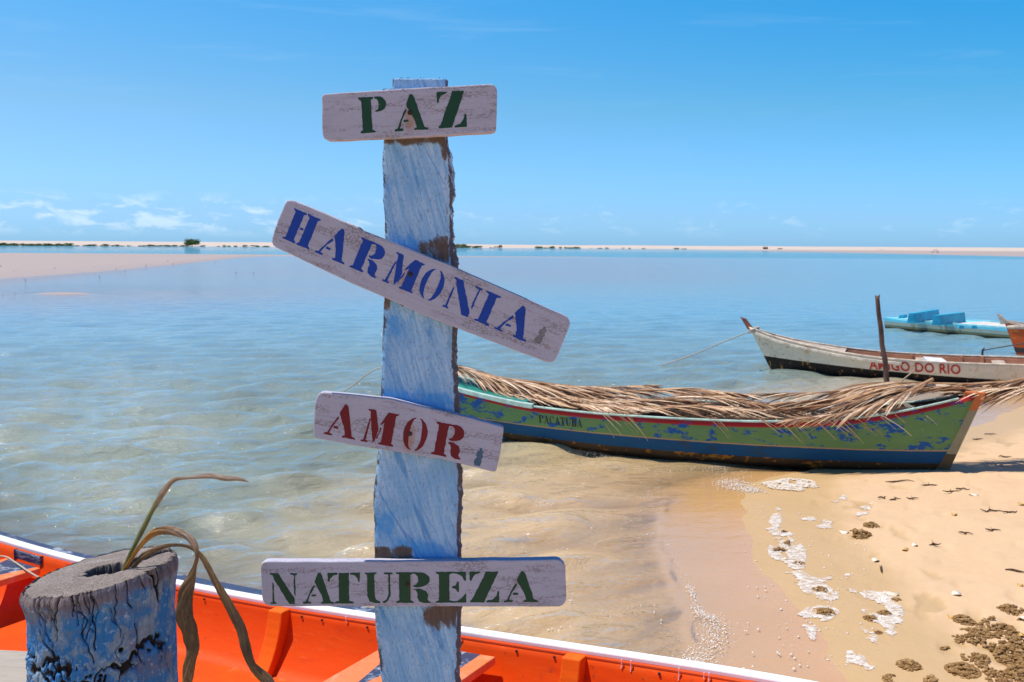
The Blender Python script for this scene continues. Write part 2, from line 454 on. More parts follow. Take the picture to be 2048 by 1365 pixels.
GL = {
    'H': [stem(.10, .40), stem(.60, .90), [(.44, .46), (.56, .46), (.56, .53), (.44, .53)]],
    'A': [[(0, 0), (.25, 0), (.26, .05), (.16, .07), (.24, .30), (.40, .56), (.36, .61), (.28, .50), (.09, .07), (0, .05)],
          [(.27, .23), (.43, .24), (.41, .30), (.28, .30)],
          [(.50, 1), (.58, 1), (.63, .93), (.89, .08), (1, .05), (1, 0), (.58, 0), (.59, .05), (.66, .08), (.60, .30), (.38, .70), (.44, .86)]],
    'R': [stem(.10, .42, .09), [(.50, 1), (.62, 1)] + ell(.66, .76, .30, .24, 80, -70, 9) + [(.60, .50), (.50, .52), (.50, .565), (.58, .60), (.64, .70), (.63, .86), (.56, .94), (.50, .955)],
          [(.50, .46), (.66, .47), (.86, .38), (.92, .25), (.90, .12), (.93, .06), (1, .03), (.98, 0), (.82, -.01), (.66, .05), (.61, .18), (.62, .30), (.57, .40), (.50, .42)]],
    'P': [stem(.10, .45, .09), [(.58, 1), (.70, 1)] + ell(.72, .79, .28, .21, 75, -80, 9) + [(.60, .56), (.59, .60), (.69, .65), (.73, .74), (.71, .88), (.66, .94), (.58, .955)]],
    'M': [[(0, 0), (.21, 0), (.21, .045), (.14, .06), (.19, .72), (.14, .70), (.07, .06), (0, .045)],
          [(.07, 1), (.30, 1), (.48, .42), (.40, .04), (.36, .04), (.18, .74), (.15, .94), (.07, .955)],
          [(.44, .16), (.47, .14), (.56, .46), (.54, .52), (.52, .50)],
          [(.55, 0), (1, 0), (1, .045), (.93, .08), (.93, .92), (1, .955), (1, 1), (.68, 1), (.50, .62), (.52, .58), (.56, .62), (.61, .68), (.61, .08), (.55, .045)]],
    'N': [[(0, 0), (.20, 0), (.20, .045), (.135, .065), (.135, .66), (.075, .72), (.075, .065), (0, .045)],
          [(0, 1), (.30, 1), (.90, .16), (.90, 0), (.68, 0), (.14, .80), (.10, .92), (0, .955)],
          [(.74, 1), (1, 1), (1, .955), (.93, .93), (.93, .26), (.875, .34), (.875, .93), (.74, .955)]],
    'O': [ell(.46, .5, .46, .5, 95, 265, 16) + ell(.40, .5, .16, .46, 265, 95, 14), fx(ell(.46, .5, .46, .5, 95, 265, 16) + ell(.40, .5, .16, .46, 265, 95, 14))],
    'I': [stem(.24, .76, .22)],
    'Z': [[(0, 1), (.36, 1), (.33, .95), (.17, .90), (.08, .80), (.06, .70), (0, .70)],
          [(.56, 1), (.96, 1), (.95, .94), (.50, .05), (.48, 0), (.0, 0), (.01, .05), (.07, .08)],
          [(.56, 0), (1, 0), (1, .36), (.94, .36), (.90, .22), (.78, .10), (.56, .05)]],
    'T': [stem(.34, .66, .14, top=False), [(0, 1), (.30, 1), (.30, .94), (.16, .91), (.07, .80), (.05, .70), (0, .70)], [(.70, 1), (1, 1), (1, .70), (.95, .70), (.93, .80), (.84, .91), (.70, .94)]],
    'U': [[(0, 1), (.42, 1), (.42, .955), (.35, .93), (.35, .24), (.40, .11), (.54, .05), (.54, 0), (.34, 0), (.17, .06), (.08, .25), (.08, .93), (0, .955)],
          [(.70, 1), (1, 1), (1, .955), (.92, .93), (.92, .26), (.84, .09), (.68, 0), (.63, .04), (.78, .12), (.85, .27), (.85, .93), (.70, .955)]],
    'E': [stem(.11, .45, .10), [(.53, 1), (1, 1), (1, .72), (.95, .72), (.86, .86), (.72, .94), (.53, .955)],
          [(.53, .53), (.66, .57), (.71, .68), (.76, .68), (.76, .35), (.71, .35), (.66, .45), (.53, .48)],
          [(.53, 0), (1, 0), (1, .28), (.95, .28), (.86, .14), (.72, .06), (.53, .045)]],
    'C': [ell(.46, .5, .46, .5, 95, 265, 16) + ell(.40, .5, .16, .46, 265, 95, 14), [(.54, 1), (.8, .96), (.92, 1), (.95, .66), (.88, .66), (.78, .86), (.54, .95)], [(.54, 0), (.78, .02), (.95, .18), (1, .30), (.94, .30), (.8, .10), (.54, .05)]],
    'B': [stem(.10, .42, .09), [(.50, 1), (.62, 1)] + ell(.66, .77, .28, .23, 80, -80, 9) + [(.50, .53), (.50, .58), (.62, .66), (.60, .90), (.50, .95)],
          [(.50, .48)] + ell(.66, .24, .34, .24, 80, -80, 9) + [(.50, 0), (.50, .05), (.64, .12), (.64, .38), (.50, .43)]],
}


def letters(name, items, thick, mat, parent, fmap=None, jit=0.0):
    """items: (char, x0, x1, y0, y1) in the local plane; fmap(x, y, out) -> 3-D"""
    V = []; F = []; rr = random.Random(name + str(len(items)))
    for ch, x0, x1, y0, y1 in items:
        for poly in GL[ch]:
            pts = []
            for i in range(len(poly)):
                a = poly[i]; b = poly[(i + 1) % len(poly)]
                A = (x0 + a[0] * (x1 - x0), y0 + a[1] * (y1 - y0)); B = (x0 + b[0] * (x1 - x0), y0 + b[1] * (y1 - y0))
                L = math.hypot(B[0] - A[0], B[1] - A[1]); k = max(1, int(L / max(1e-5, (y1 - y0) * 0.07)))
                for j in range(k):
                    t = j / k; pts.append((A[0] + (B[0] - A[0]) * t + rr.gauss(0, jit), A[1] + (B[1] - A[1]) * t + rr.gauss(0, jit)))
            n = len(pts); b0 = len(V)
            f = fmap or (lambda x, y, o: (x, -o, y))
            V += [f(x, y, thick) for x, y in pts] + [f(x, y, -thick) for x, y in pts]
            for t in tessellate_polygon([[Vector((x, y, 0)) for x, y in pts]]):
                (ax, ay), (bx, by), (cx, cy) = pts[t[0]], pts[t[1]], pts[t[2]]
                if (bx - ax) * (cy - ay) - (by - ay) * (cx - ax) < 0: t = (t[0], t[2], t[1])
                F.append(tuple(b0 + i for i in t))
            F += [(b0 + i, b0 + i + n, b0 + (i + 1) % n + n, b0 + (i + 1) % n) for i in range(n)]
    return mk(name, V, F, mat, parent)


# ------------------------------------------------------------------ the signpost
def wood_white(name, seed, rust):
    m, nt = newmat(name); oc = objco(nt); o2 = mapping(nt, oc, (1, 1, 1), (seed, 0, seed * 2))
    gr = noise(nt, mapping(nt, o2, (2.2, 20, 30)), 4, 6, 0.65, 0.6)
    fi = noise(nt, mapping(nt, o2, (8, 60, 60)), 9, 4, 0.7)
    pa = noise(nt, o2, 7, 5, 0.6)
    base = mixc(nt, pa, (0.38, 0.365, 0.44), (0.50, 0.48, 0.55))
    base = mixc(nt, math_n(nt, 'MULTIPLY', ramp(nt, gr, 0.50, 0.72), 0.35), base, (0.25, 0.215, 0.22))
    # cracked paint showing brown wood in streaks
    vc = N(nt, 'ShaderNodeTexVoronoi', {'Vector': mapping(nt, o2, (60, 60, 150)), 'Scale': 1.6}, feature='DISTANCE_TO_EDGE').outputs[0]
    crk = math_n(nt, 'MULTIPLY', ramp(nt, vc, 0.14, 0.03), ramp(nt, noise(nt, mapping(nt, o2, (3, 10, 16)), 2.3, 5, 0.7), 0.49, 0.58))
    base = mixc(nt, math_n(nt, 'MULTIPLY', crk, 0.6), base, (0.17, 0.105, 0.075))
    sp = ramp(nt, noise(nt, mapping(nt, o2, (40, 40, 110)), 4, 3, 0.8), 0.58, 0.66)
    base = mixc(nt, math_n(nt, 'MULTIPLY', sp, 0.65), base, (0.24, 0.15, 0.10))
    worn = math_n(nt, 'MULTIPLY', ramp(nt, noise(nt, mapping(nt, o2, (4, 10, 9)), 2.1, 6, 0.75), 0.60, 0.70), 0.45)
    base = mixc(nt, worn, base, (0.26, 0.19, 0.155))
    # rust stain round the nail
    sx = N(nt, 'ShaderNodeSeparateXYZ', {0: oc})
    dx = math_n(nt, 'SUBTRACT', sx.outputs[0], rust[0]); dz = math_n(nt, 'SUBTRACT', sx.outputs[2], rust[1] - 0.012)
    dd = math_n(nt, 'SQRT', math_n(nt, 'ADD', math_n(nt, 'POWER', math_n(nt, 'MULTIPLY', dx, 1.7), 2.0), math_n(nt, 'POWER', math_n(nt, 'MULTIPLY', dz, 0.75), 2.0)))
    dd = math_n(nt, 'ADD', dd, math_n(nt, 'MULTIPLY', math_n(nt, 'SUBTRACT', noise(nt, mapping(nt, oc, (60, 60, 12)), 1.5, 4), 0.5), 0.02))
    base = mixc(nt, math_n(nt, 'MULTIPLY', ramp(nt, dd, 0.030, 0.008), 0.6), base, (0.36, 0.17, 0.05))
    hb = math_n(nt, 'ADD', math_n(nt, 'MULTIPLY', gr, 0.6), math_n(nt, 'SUBTRACT', math_n(nt, 'MULTIPLY', fi, 0.4), math_n(nt, 'MULTIPLY', crk, 0.6)))
    finish(nt, base, 0.75, hb, 0.5, 0.0012, 0.25)
    return m


def paint(name, col, chip=0.66, under=(0.45, 0.38, 0.37)):
    m, nt = newmat(name); oc = objco(nt)
    n = noise(nt, mapping(nt, oc, (50, 50, 120)), 3, 4, 0.75)
    c = mixc(nt, noise(nt, oc, 30, 4), tuple(x * 0.8 for x in col), tuple(x * 1.25 for x in col))
    c = mixc(nt, math_n(nt, 'MULTIPLY', ramp(nt, n, chip, chip + 0.05), 0.8), c, under)
    finish(nt, c, 0.55, noise(nt, oc, 200, 3), 0.3, 0.0008, 0.3)
    return m


YF = 2.06                                    # distance of the board fronts
m_nail = plain('rusty_nail', (0.045, 0.022, 0.015), 0.7, 0.4, 60)
m_blot = paint('grey_blot', (0.17, 0.16, 0.17), 0.56, (0.40, 0.34, 0.34)); m_blot2 = paint('blue_blot', (0.05, 0.11, 0.17), 0.58, (0.34, 0.27, 0.26))
post_c = D(835, 700, 2.1)
sp_root = thing('signpost', 'weathered pale blue wooden post that carries the four word boards', 'signpost', (post_c.x, 2.1, 0.55))


def board(label, outline, ang, lets, paintm, nail_px, seed, th=0.024, mark=None, rounded=10):
    P = [D(x, y, YF) for x, y in outline]
    cx = sum(p.x for p in P) / len(P); cz = sum(p.z for p in P) / len(P)
    root = thing('sign_board', label, 'sign', (cx, YF, cz), (0, ang, 0), 'word boards nailed to the post')
    ca, sa = math.cos(ang), math.sin(ang)

    def loc(px, py):
        q = D(px, py, YF); dx, dz = q.x - cx, q.z - cz
        return (dx * ca - dz * sa, dx * sa + dz * ca)
    pts = [loc(*q) for q in outline]
    # denser, slightly uneven outline
    rr = random.Random(seed); dense = []
    for i in range(len(pts)):
        a, b = pts[i], pts[(i + 1) % len(pts)]; L = math.hypot(b[0] - a[0], b[1] - a[1]); k = max(1, int(L / 0.012))
        for j in range(k):
            t = j / k; dense.append([a[0] + (b[0] - a[0]) * t, a[1] + (b[1] - a[1]) * t])
    dn = np.array(dense); n = len(dn)
    area = 0.5 * np.sum(dn[:, 0] * np.roll(dn[:, 1], -1) - np.roll(dn[:, 0], -1) * dn[:, 1])
    if area < 0: dn = dn[::-1].copy()
    tan = np.roll(dn, -1, 0) - np.roll(dn, 1, 0); tan /= np.linalg.norm(tan, axis=1)[:, None]
    nrm = np.stack([tan[:, 1], -tan[:, 0]], 1)
    wob = np.array([rr.gauss(0, 1) for _ in range(n)]); wob = (wob + np.roll(wob, 1) + np.roll(wob, -1)) / 3 * 0.0005
    dn = dn + nrm * wob[:, None]
    rings = [(0.0025, 0.0), (0.0008, 0.0006), (0.0, 0.003), (0.0, th - 0.003), (0.003, th)]
    V = []; F = []
    for ins, dy in rings:
        for q, nn in zip(dn, nrm): V.append((q[0] - nn[0] * ins, dy, q[1] - nn[1] * ins))
    for r in range(len(rings) - 1):
        F += [(r * n + i, (r + 1) * n + i, (r + 1) * n + (i + 1) % n, r * n + (i + 1) % n) for i in range(n)]
    F.append(tuple(range(n))); F.append(tuple(reversed([(len(rings) - 1) * n + i for i in range(n)])))
    nl = loc(*nail_px)
    mk('board', V, F, wood_white('whitewashed_board', seed, nl), root)
    items = []
    for ch, a, b, h in lets:
        (x0, y0), (x1, y1) = loc(*a), loc(*b)
        items.append((ch, x0, x1, (y0 + y1) / 2, (y0 + y1) / 2 + h * YF / 2000))
    letters('lettering', items, 0.0005, paintm, root, jit=0.00035)
    nb = MB(); nb.tube([(nl[0], 0.002, nl[1]), (nl[0], -0.0012, nl[1]), (nl[0], -0.0022, nl[1])], [0.0052, 0.005, 0.003], 12)
    nb.build('nail', m_nail, root)
    if mark:
        (mx, my), mm, s = mark
        q = loc(mx, my); pp = [(-.32, -1), (.28, -1), (.36, -.55), (.3, -.2), (.44, .05), (.3, .3), (.42, .62), (.22, .72), (.1, 1), (-.08, .9), (-.1, .6), (-.3, .5), (-.34, .1), (-.18, -.05), (-.34, -.3), (-.46, -.6)]
        W = [(q[0] + x * s, -0.0006, q[1] + y * s) for x, y in pp]; W2 = [(a, 0.001, c) for a, b, c in W]; k = len(W)
        tri = [t for t in tessellate_polygon([[Vector((x, y, 0)) for x, y in pp]])]
        FF = []
        for t in tri:
            (ax, ay), (bx, by), (cx2, cy) = pp[t[0]], pp[t[1]], pp[t[2]]
            FF.append(t if (bx - ax) * (cy - ay) - (by - ay) * (cx2 - ax) > 0 else (t[0], t[2], t[1]))
        FF += [(i, i + k, (i + 1) % k + k, (i + 1) % k) for i in range(k)]
        mk('paint_mark', W + W2, FF, mm, root)
    return root


m_green = paint('green_paint', (0.008, 0.052, 0.022)); m_blue = paint('blue_paint', (0.004, 0.045, 0.30), 0.74); m_red = paint('red_paint', (0.15, 0.004, 0.009), 0.68)


def bl(origin, deg, spans, h):
    c, s = math.cos(R(deg)), math.sin(R(deg)); out = []
    for ch, a, b in spans:
        out.append((ch, (origin[0] + a * c, origin[1] + a * s), (origin[0] + b * c, origin[1] + b * s), h))
    return out


board('top white board reading PAZ in dark green stencil letters',
      [(643, 195), (645, 190.5), (650, 188), (800, 178), (980, 168.5), (987, 169.5), (992, 174), (994, 182), (993.5, 225), (992, 258), (989, 264), (982, 266.5), (850, 274), (665, 282.5), (656, 282), (648, 277), (645, 268)],
      R(-3.4), [('P', (721, 267), (776, 264), 69), ('A', (789.5, 263), (857, 259.5), 70), ('Z', (877, 258), (934, 253.5), 70)], m_green, (820, 226), 1.3)
board('long tilted white board reading HARMONIA in blue letters',
      [(574, 402), (580, 400.5), (588, 401.5), (720, 456), (725, 461), (900, 531), (1126, 630), (1134, 634), (1139, 641), (1140, 650), (1128, 680), (1113, 716), (1108, 723), (1101, 726), (1092, 724.5), (900, 652), (700, 566), (553, 496), (546, 491), (543, 484), (544, 476), (556, 440), (569, 408)],
      R(23.1), bl((563.5, 476.5), 23.1, [('H', 0, 60), ('A', 72, 135), ('R', 146, 205), ('M', 218, 284), ('O', 290, 336), ('N', 349, 410), ('I', 417, 450), ('A', 461, 530)], 64.5), m_blue, (821, 549), 2.7, mark=((1082, 670), m_blot, 0.0195))
board('short tilted white board reading AMOR in red letters',
      [(636, 790), (641, 786), (648, 784.5), (780, 798), (925, 832), (1000, 852), (1006, 855), (1007, 862), (1000, 910), (993, 939), (990, 943.5), (984, 944), (880, 918), (740, 896), (700, 890), (640, 879), (631, 876), (627, 869), (626.5, 850), (629, 812), (632, 797)],
      R(10.6), bl((647.5, 868.5), 10.6, [('A', 0, 63), ('M', 75, 141), ('O', 156, 204), ('R', 217, 279)], 68), m_red, (820, 868), 3.9, mark=((958, 914), m_blot2, 0.0195))
board('bottom white board reading NATUREZA in dark green letters',
      [(521, 1137), (523, 1129), (529, 1124.5), (537, 1123.5), (760, 1123), (950, 1122), (1112, 1119.5), (1120, 1121.5), (1128, 1129), (1131, 1137), (1133, 1195), (1131, 1205), (1126, 1211), (1118, 1214.5), (900, 1214), (700, 1213.5), (540, 1213), (531, 1209), (525, 1201), (523, 1190)],
      R(-0.3), bl((541.5, 1208.5), -0.45, [('N', 0, 54), ('A', 65, 126), ('T', 115, 179), ('U', 189, 244), ('R', 250, 321), ('E', 330, 391), ('Z', 398, 457), ('A', 466, 534)], 65), m_green, (815, 1169), 5.2)

# post body: rings up the height, ragged bark edge on the right
LFT = [(150, 788), (176, 786), (179, 768), (280, 769), (330, 766), (400, 768), (450, 771), (520, 772), (600, 770), (650, 768), (700, 765), (760, 764), (800, 762), (860, 760), (920, 755), (970, 750), (1010, 748), (1060, 750), (1215, 750), (1260, 752), (1300, 757), (1365, 765), (1700, 770), (2200, 775)]
RGT = [(150, 891), (280, 890), (350, 893), (420, 896), (500, 894), (540, 899), (640, 902), (720, 900), (790, 905), (900, 909), (1000, 915), (1060, 911), (1260, 911), (1365, 907), (2200, 905)]
BLG = [(150, 0), (285, 1), (310, 7), (345, 10), (370, 13), (392, 12), (402, 6), (440, 6), (470, 5), (500, 13), (520, 15), (620, 10), (700, 9), (780, 8), (800, 10), (900, 8), (1000, 7), (1200, 8), (2200, 8)]
ys = np.linspace(158, 2180, 680)
YP = 2.0845; TH = 0.055
rows = []
rr = random.Random(3)
e1 = np.array([rr.gauss(0, 1) for _ in ys]); e2 = np.array([rr.gauss(0, 1) for _ in ys]); e3 = np.array([rr.gauss(0, 1) for _ in ys])
sm = lambda e, k: np.convolve(np.pad(e, k, 'edge'), np.ones(2 * k + 1) / (2 * k + 1) ** 0.5, 'valid')
e1 = 0.6 * sm(e1, 1) + 0.7 * sm(e1[::-1], 5); e2 = 0.65 * sm(e2, 1) + 0.9 * sm(e2[::-1], 8); e3 = sm(e3, 2)
for i, py in enumerate(ys):
    xl = np.interp(py, *zip(*LFT)); xr = np.interp(py, *zip(*RGT)); bg_ = np.interp(py, *zip(*BLG))
    q = D(900, py, YP); z = q.z - 0.55
    XL = D(xl + e1[i] * 0.7, py, YP).x - post_c.x; XR = D(xr + e2[i] * 0.8, py, YP).x - post_c.x
    B = (bg_ + 2.0 + abs(e2[i]) * 1.5 + e3[i] * 0.8) * 0.00105
    y0 = YP - 2.1
    ring = []
    for t in np.linspace(0, 1, 15): ring.append((XL + (XR - XL) * t, y0 + 0.0015 * (2 * t - 1) ** 6 + 0.0006 * rr.gauss(0, 1) * 0.5, z))
    ring += [(XR + B * 0.45, y0 + 0.006, z), (XR + B * 0.9, y0 + 0.016 + 0.001 * e3[i], z), (XR + B, y0 + 0.030, z), (XR + B * 0.8, y0 + 0.045, z), (XR, y0 + TH, z)]
    for t in (0.75, 0.5, 0.25): ring.append((XL + (XR - XL) * t, y0 + TH, z))
    ring += [(XL, y0 + TH, z), (XL - 0.003 - 0.0006 * e1[i], y0 + 0.045, z), (XL - 0.004, y0 + 0.025, z), (XL - 0.002, y0 + 0.008, z)]
    rows.append(ring)
P = np.array(rows)[::-1]                     # bottom to top
m_post, nt = newmat('blue_washed_wood'); oc = objco(nt)
v1 = aniso(nt, oc, (26, 26, 2.6), (0, R(20), 0)); v2 = aniso(nt, oc, (110, 110, 7), (0, R(14), 0))
st1 = noise(nt, v1, 1.6, 5, 0.65, 0.7); st2 = noise(nt, v2, 1.3, 5, 0.7, 0.4); pat = noise(nt, oc, 8, 4, 0.6); fine = noise(nt, mapping(nt, oc, (1, 1, 0.35)), 260, 3, 0.75)
v3 = aniso(nt, oc, (75, 75, 3.0), (0, R(30), 0)); st3 = noise(nt, v3, 1.0, 3, 0.6, 1.0)
c = mixc(nt, ramp(nt, st2, 0.32, 0.66), (0.21, 0.44, 0.69), (0.44, 0.62, 0.79))
c = mixc(nt, math_n(nt, 'MULTIPLY', ramp(nt, pat, 0.42, 0.68), 0.6), c, (0.14, 0.36, 0.62))
c = mixc(nt, math_n(nt, 'MULTIPLY', ramp(nt, st1, 0.55, 0.68), 0.75), c, (0.07, 0.26, 0.56))
c = mixc(nt, math_n(nt, 'MULTIPLY', ramp(nt, st3, 0.62, 0.70), 0.7), c, (0.05, 0.22, 0.55))
c = mixc(nt, math_n(nt, 'MULTIPLY', ramp(nt, fine, 0.54, 0.68), 0.55), c, (0.16, 0.12, 0.13))
c = mixc(nt, math_n(nt, 'MULTIPLY', ramp(nt, noise(nt, v2, 2.6, 4, 0.7), 0.60, 0.72), 0.5), c, (0.27, 0.19, 0.16))
pm = attr(nt, 'bare'); edge = attr(nt, 'bark'); vb = attr(nt, 'vivid')
wob = math_n(nt, 'MULTIPLY', math_n(nt, 'SUBTRACT', noise(nt, aniso(nt, oc, (1, 1, .45), (0, R(20), 0)), 34, 6, 0.75), 0.5), 2.4)
c = mixc(nt, math_n(nt, 'MULTIPLY', ramp(nt, math_n(nt, 'ADD', vb, wob), 0.45, 0.9), 0.75), c, (0.05, 0.30, 0.68))
woodc = mixc(nt, noise(nt, mapping(nt, oc, (60, 60, 5)), 2, 5, 0.7), (0.055, 0.035, 0.028), (0.20, 0.145, 0.115))
c = mixc(nt, ramp(nt, math_n(nt, 'ADD', math_n(nt, 'MULTIPLY', pm, 1.15), wob), 0.55, 0.95), c, woodc)
c = mixc(nt, math_n(nt, 'MULTIPLY', ramp(nt, math_n(nt, 'ADD', edge, wob), 0.35, 0.6), 0.9), c, mixc(nt, ramp(nt, noise(nt, oc, 45, 5, 0.7), 0.56, 0.64), (0.075, 0.045, 0.035), (0.20, 0.30, 0.45)))
hb = math_n(nt, 'ADD', math_n(nt, 'MULTIPLY', st2, 0.5), math_n(nt, 'ADD', math_n(nt, 'MULTIPLY', fine, 0.35), math_n(nt, 'MULTIPLY', st1, 0.6)))
finish(nt, c, 0.85, hb, 0.8, 0.0022, 0.2)
PX = np.broadcast_to(np.arange(27)[None], (len(ys), 27)); pyr = ys[::-1][:, None] * np.ones((1, 27))
tx = np.clip(PX / 14.0, 0, 1); front = (PX < 15)


def blob(px0, px1, py0, py1, s=8):
    s = s * 1.7
    xw = 765 + tx * 140
    return sst(xw, px0 - s, px0 + s) * (1 - sst(xw, px1 - s, px1 + s)) * sst(pyr, py0 - s, py0 + s) * (1 - sst(pyr, py1 - s, py1 + s))


bare = np.maximum.reduce([blob(740, 905, 270, 292), blob(890, 930, 250, 330), blob(750, 835, 1092, 1125), blob(740, 780, 590, 625), blob(845, 930, 1205, 1262 , 14), blob(740, 800, 960, 1040, 22) * 0.4, blob(830, 930, 470, 530, 14) * 0.85, blob(790, 830, 596, 612)])
viv = np.maximum.reduce([blob(760, 900, 470, 510, 20), blob(740, 910, 775, 830, 22), blob(780, 910, 1075, 1125, 20), blob(740, 790, 340, 470, 25) * 0.7, blob(740, 850, 610, 700, 30) * 0.7, blob(740, 800, 1000, 1090, 25)])
bark = np.where(PX >= 15, 1.0, 0.0) * np.where((PX >= 15) & (PX <= 18) & (pyr < 480) & (pyr > 285), 0.35, 1.0)
bark = np.where(PX >= 24, 0.6, bark); bark = np.where(PX == 15, 0.8, bark); bark = np.where(PX == 0, 0.5, bark)
o = grid_mesh('post', P.transpose(1, 0, 2), m_post, sp_root, smooth=True, wrap_u=True, attrs={'bare': bare.T * front.T, 'bark': bark.T, 'vivid': viv.T * front.T})
# ragged top cap and the taller slab behind the first board
me = o.data
capn = len(ys); nv = 27
bm = bmesh.new(); bm.from_mesh(me); bm.verts.ensure_lookup_table()
try: bm.faces.new([bm.verts[k * capn + capn - 1] for k in range(nv)])
except Exception: pass
bm.to_mesh(me); bm.free()
# splinters along the saw-torn top
mb = MB()
zt = D(840, 158, YP).z - 0.55
for k in range(46):
    x = D(789 + k * 2.22, 158, YP).x - post_c.x; y = YP - 2.1 + rr.uniform(0.002, TH - 0.002); h = rr.uniform(0.001, 0.006)
    mb.box8([(x - .001, y, zt - .004), (x + .0013, y, zt - .004), (x + .0013, y + .006, zt - .004), (x - .001, y + .006, zt - .004), (x - .0008, y, zt + h), (x + .001, y, zt + h * .8), (x + .001, y + .005, zt + h), (x - .0008, y + .005, zt + h)])
mb.build('splinters', m_post, sp_root)
# ledge at the left shoulder
mb = MB(); a = D(766, 179, YP + .02); b = D(790, 176, YP + .02)
mb.box8([(a.x - post_c.x, .0, a.z - .60), (b.x - post_c.x, .0, a.z - .60), (b.x - post_c.x, .03, a.z - .60), (a.x - post_c.x, .03, a.z - .60), (a.x - post_c.x, .0, a.z - .55), (b.x - post_c.x, .0, b.z - .55), (b.x - post_c.x, .03, b.z - .55), (a.x - post_c.x, .03, a.z - .55)])
mb.build('shoulder', m_post, sp_root)

# ------------------------------------------------------------------ stump
ST = Vector((-0.842, 2.0, 0.50)); SR = 0.147; STOP = 1.43 - 0.50
NT_, NZ = 640, 420
th = np.linspace(0, 2 * np.pi, NT_, endpoint=False)[:, None]
u = np.linspace(0, 1, NZ)[None]
# crack polylines over (theta, height below the cut)
crack = np.zeros((NT_, NZ)); rr2 = np.random.RandomState(21)
zz = STOP * (1 - (1 - u) ** 1.0) * np.ones((NT_, 1)); down = (1 - u) * STOP * np.ones((NT_, 1))
TT = th * np.ones((1, NZ))


def carve(pts, wd, dp):
    global crack
    wd = wd * (0.95 if wd > .0028 else 0.62) * (0.45 + 1.2 * fbm(TT * 14 + dp * 7, down * 60, 3))
    for (t0, d0), (t1, d1) in zip(pts[:-1], pts[1:]):
        ax, ay = t0 * SR, d0; bx, by = t1 * SR, d1; L2 = (bx - ax) ** 2 + (by - ay) ** 2 + 1e-9
        px = ((TT + np.pi) % (2 * np.pi) - np.pi) * SR
        t = np.clip(((px - ax) * (bx - ax) + (down - ay) * (by - ay)) / L2, 0, 1)
        dd = np.hypot(px - ax - t * (bx - ax), down - ay - t * (by - ay))
        crack = np.maximum(crack, dp * np.exp(-(dd / wd) ** 2))


# theta measured from -y (facing the camera), positive to the right
for t0, d0, L, wd, dp in [(-.55, .0, .06, .0022, 1), (-.42, .0, .12, .0024, 1), (-.30, .01, .05, .0016, .7), (-.12, .0, .065, .0026, 1), (.02, .0, .03, .0016, .7), (.1, .03, .1, .0018, .9), (.28, .0, .02, .0014, .6),
                          (.5, .04, .05, .0013, .6), (-.8, .0, .04, .0018, .8), (-1.0, .01, .08, .002, .8), (1.05, .0, .06, .0035, 1), (1.2, .0, .05, .003, 1), (.9, .0, .02, .002, .7), (-.2, .13, .08, .0026, 1), (-.5, .09, .05, .003, .9), (.66, .1, .05, .0015, .6), (.0, .2, .1, .002, .8), (.42, .2, .12, .002, .7)]:
    p = [(t0, d0)]
    while p[-1][1] < d0 + L: p.append((p[-1][0] + rr2.normal() * 0.035 + 0.01, p[-1][1] + 0.012))
    carve(p, wd, dp)
for _k in range(60):
    t0, d0 = rr2.uniform(-1.7, 1.7), rr2.choice([0.0, rr2.uniform(0, .35)]); L = rr2.uniform(.015, .09); p = [(t0, d0)]
    while p[-1][1] < d0 + L: p.append((p[-1][0] + rr2.normal() * 0.025 + .006, p[-1][1] + 0.01))
    carve(p, rr2.uniform(.0012, .0022), rr2.uniform(.5, 1))
# wandering horizontal tear across the middle
for base, t0, t1, wd in [(.128, -1.2, -.65, .0032), (.150, -.75, -.15, .0045), (.146, -.5, -.2, .004), (.172, -.15, .42, .0032), (.150, .5, .85, .0042), (.128, .85, 1.25, .005), (.16, -.35, -.05, .0035), (.215, -.9, .3, .0028), (.19, .2, .8, .002)]:
    p = []; t = t0; dv = base
    while t < t1: p.append((t, dv)); t += 0.028; dv += rr2.normal() * 0.0052
    carve(p, wd, 1.0)
for t0, dv, r_ in [(.62, .125, .0055), (-.20, .150, .006), (.35, .165, .004), (-.33, .155, .005)]:
    px = ((TT + np.pi) % (2 * np.pi) - np.pi) * SR
    crack = np.maximum(crack, 1.2 * np.exp(-((np.hypot((px - t0 * SR), (down - dv) * 1.2) / r_) ** 4)))
fib = fbm(TT * 40, down * 14, 4) - 0.5; lump = fbm(TT * 3.2 + 50, down * 9, 4) - 0.5; grit = vnoise(TT * 75, down * 500) - 0.5
rad = SR * (1 + 0.02 * np.sin(TT * 2 + 1)) + 0.010 * lump + 0.0035 * fib + 0.0012 * grit
rad += 0.006 * np.exp(-((down - .02) / .02) ** 2) - 0.004 * np.exp(-((down - .10) / .05) ** 2) + 0.010 * sst(down, .2, .8)
rough_l = np.exp(-((((TT + np.pi) % (2 * np.pi) - np.pi) + 1.15) / .45) ** 2) * sst(down, .08, .12)
rad += rough_l * 0.006 * (fbm(TT * 30, down * 90, 3) - 0.5) * 2
rim = np.exp(-(down / .006) ** 2)
rad -= rim * 0.003 * (fbm(TT * 25, down * 200, 2))
_m = np.exp(-((down - .155 - .012 * np.sin(TT * 5)) / .022) ** 2) * sst(fbm(TT * 9 + 3, down * 55, 4), .53, .60)
crack = np.maximum(crack, _m * .9)
rad -= 0.010 * np.clip(crack, 0, 1.2)
SL = 0.18                                     # slope of the saw cut


def cutz(x): return SL * x


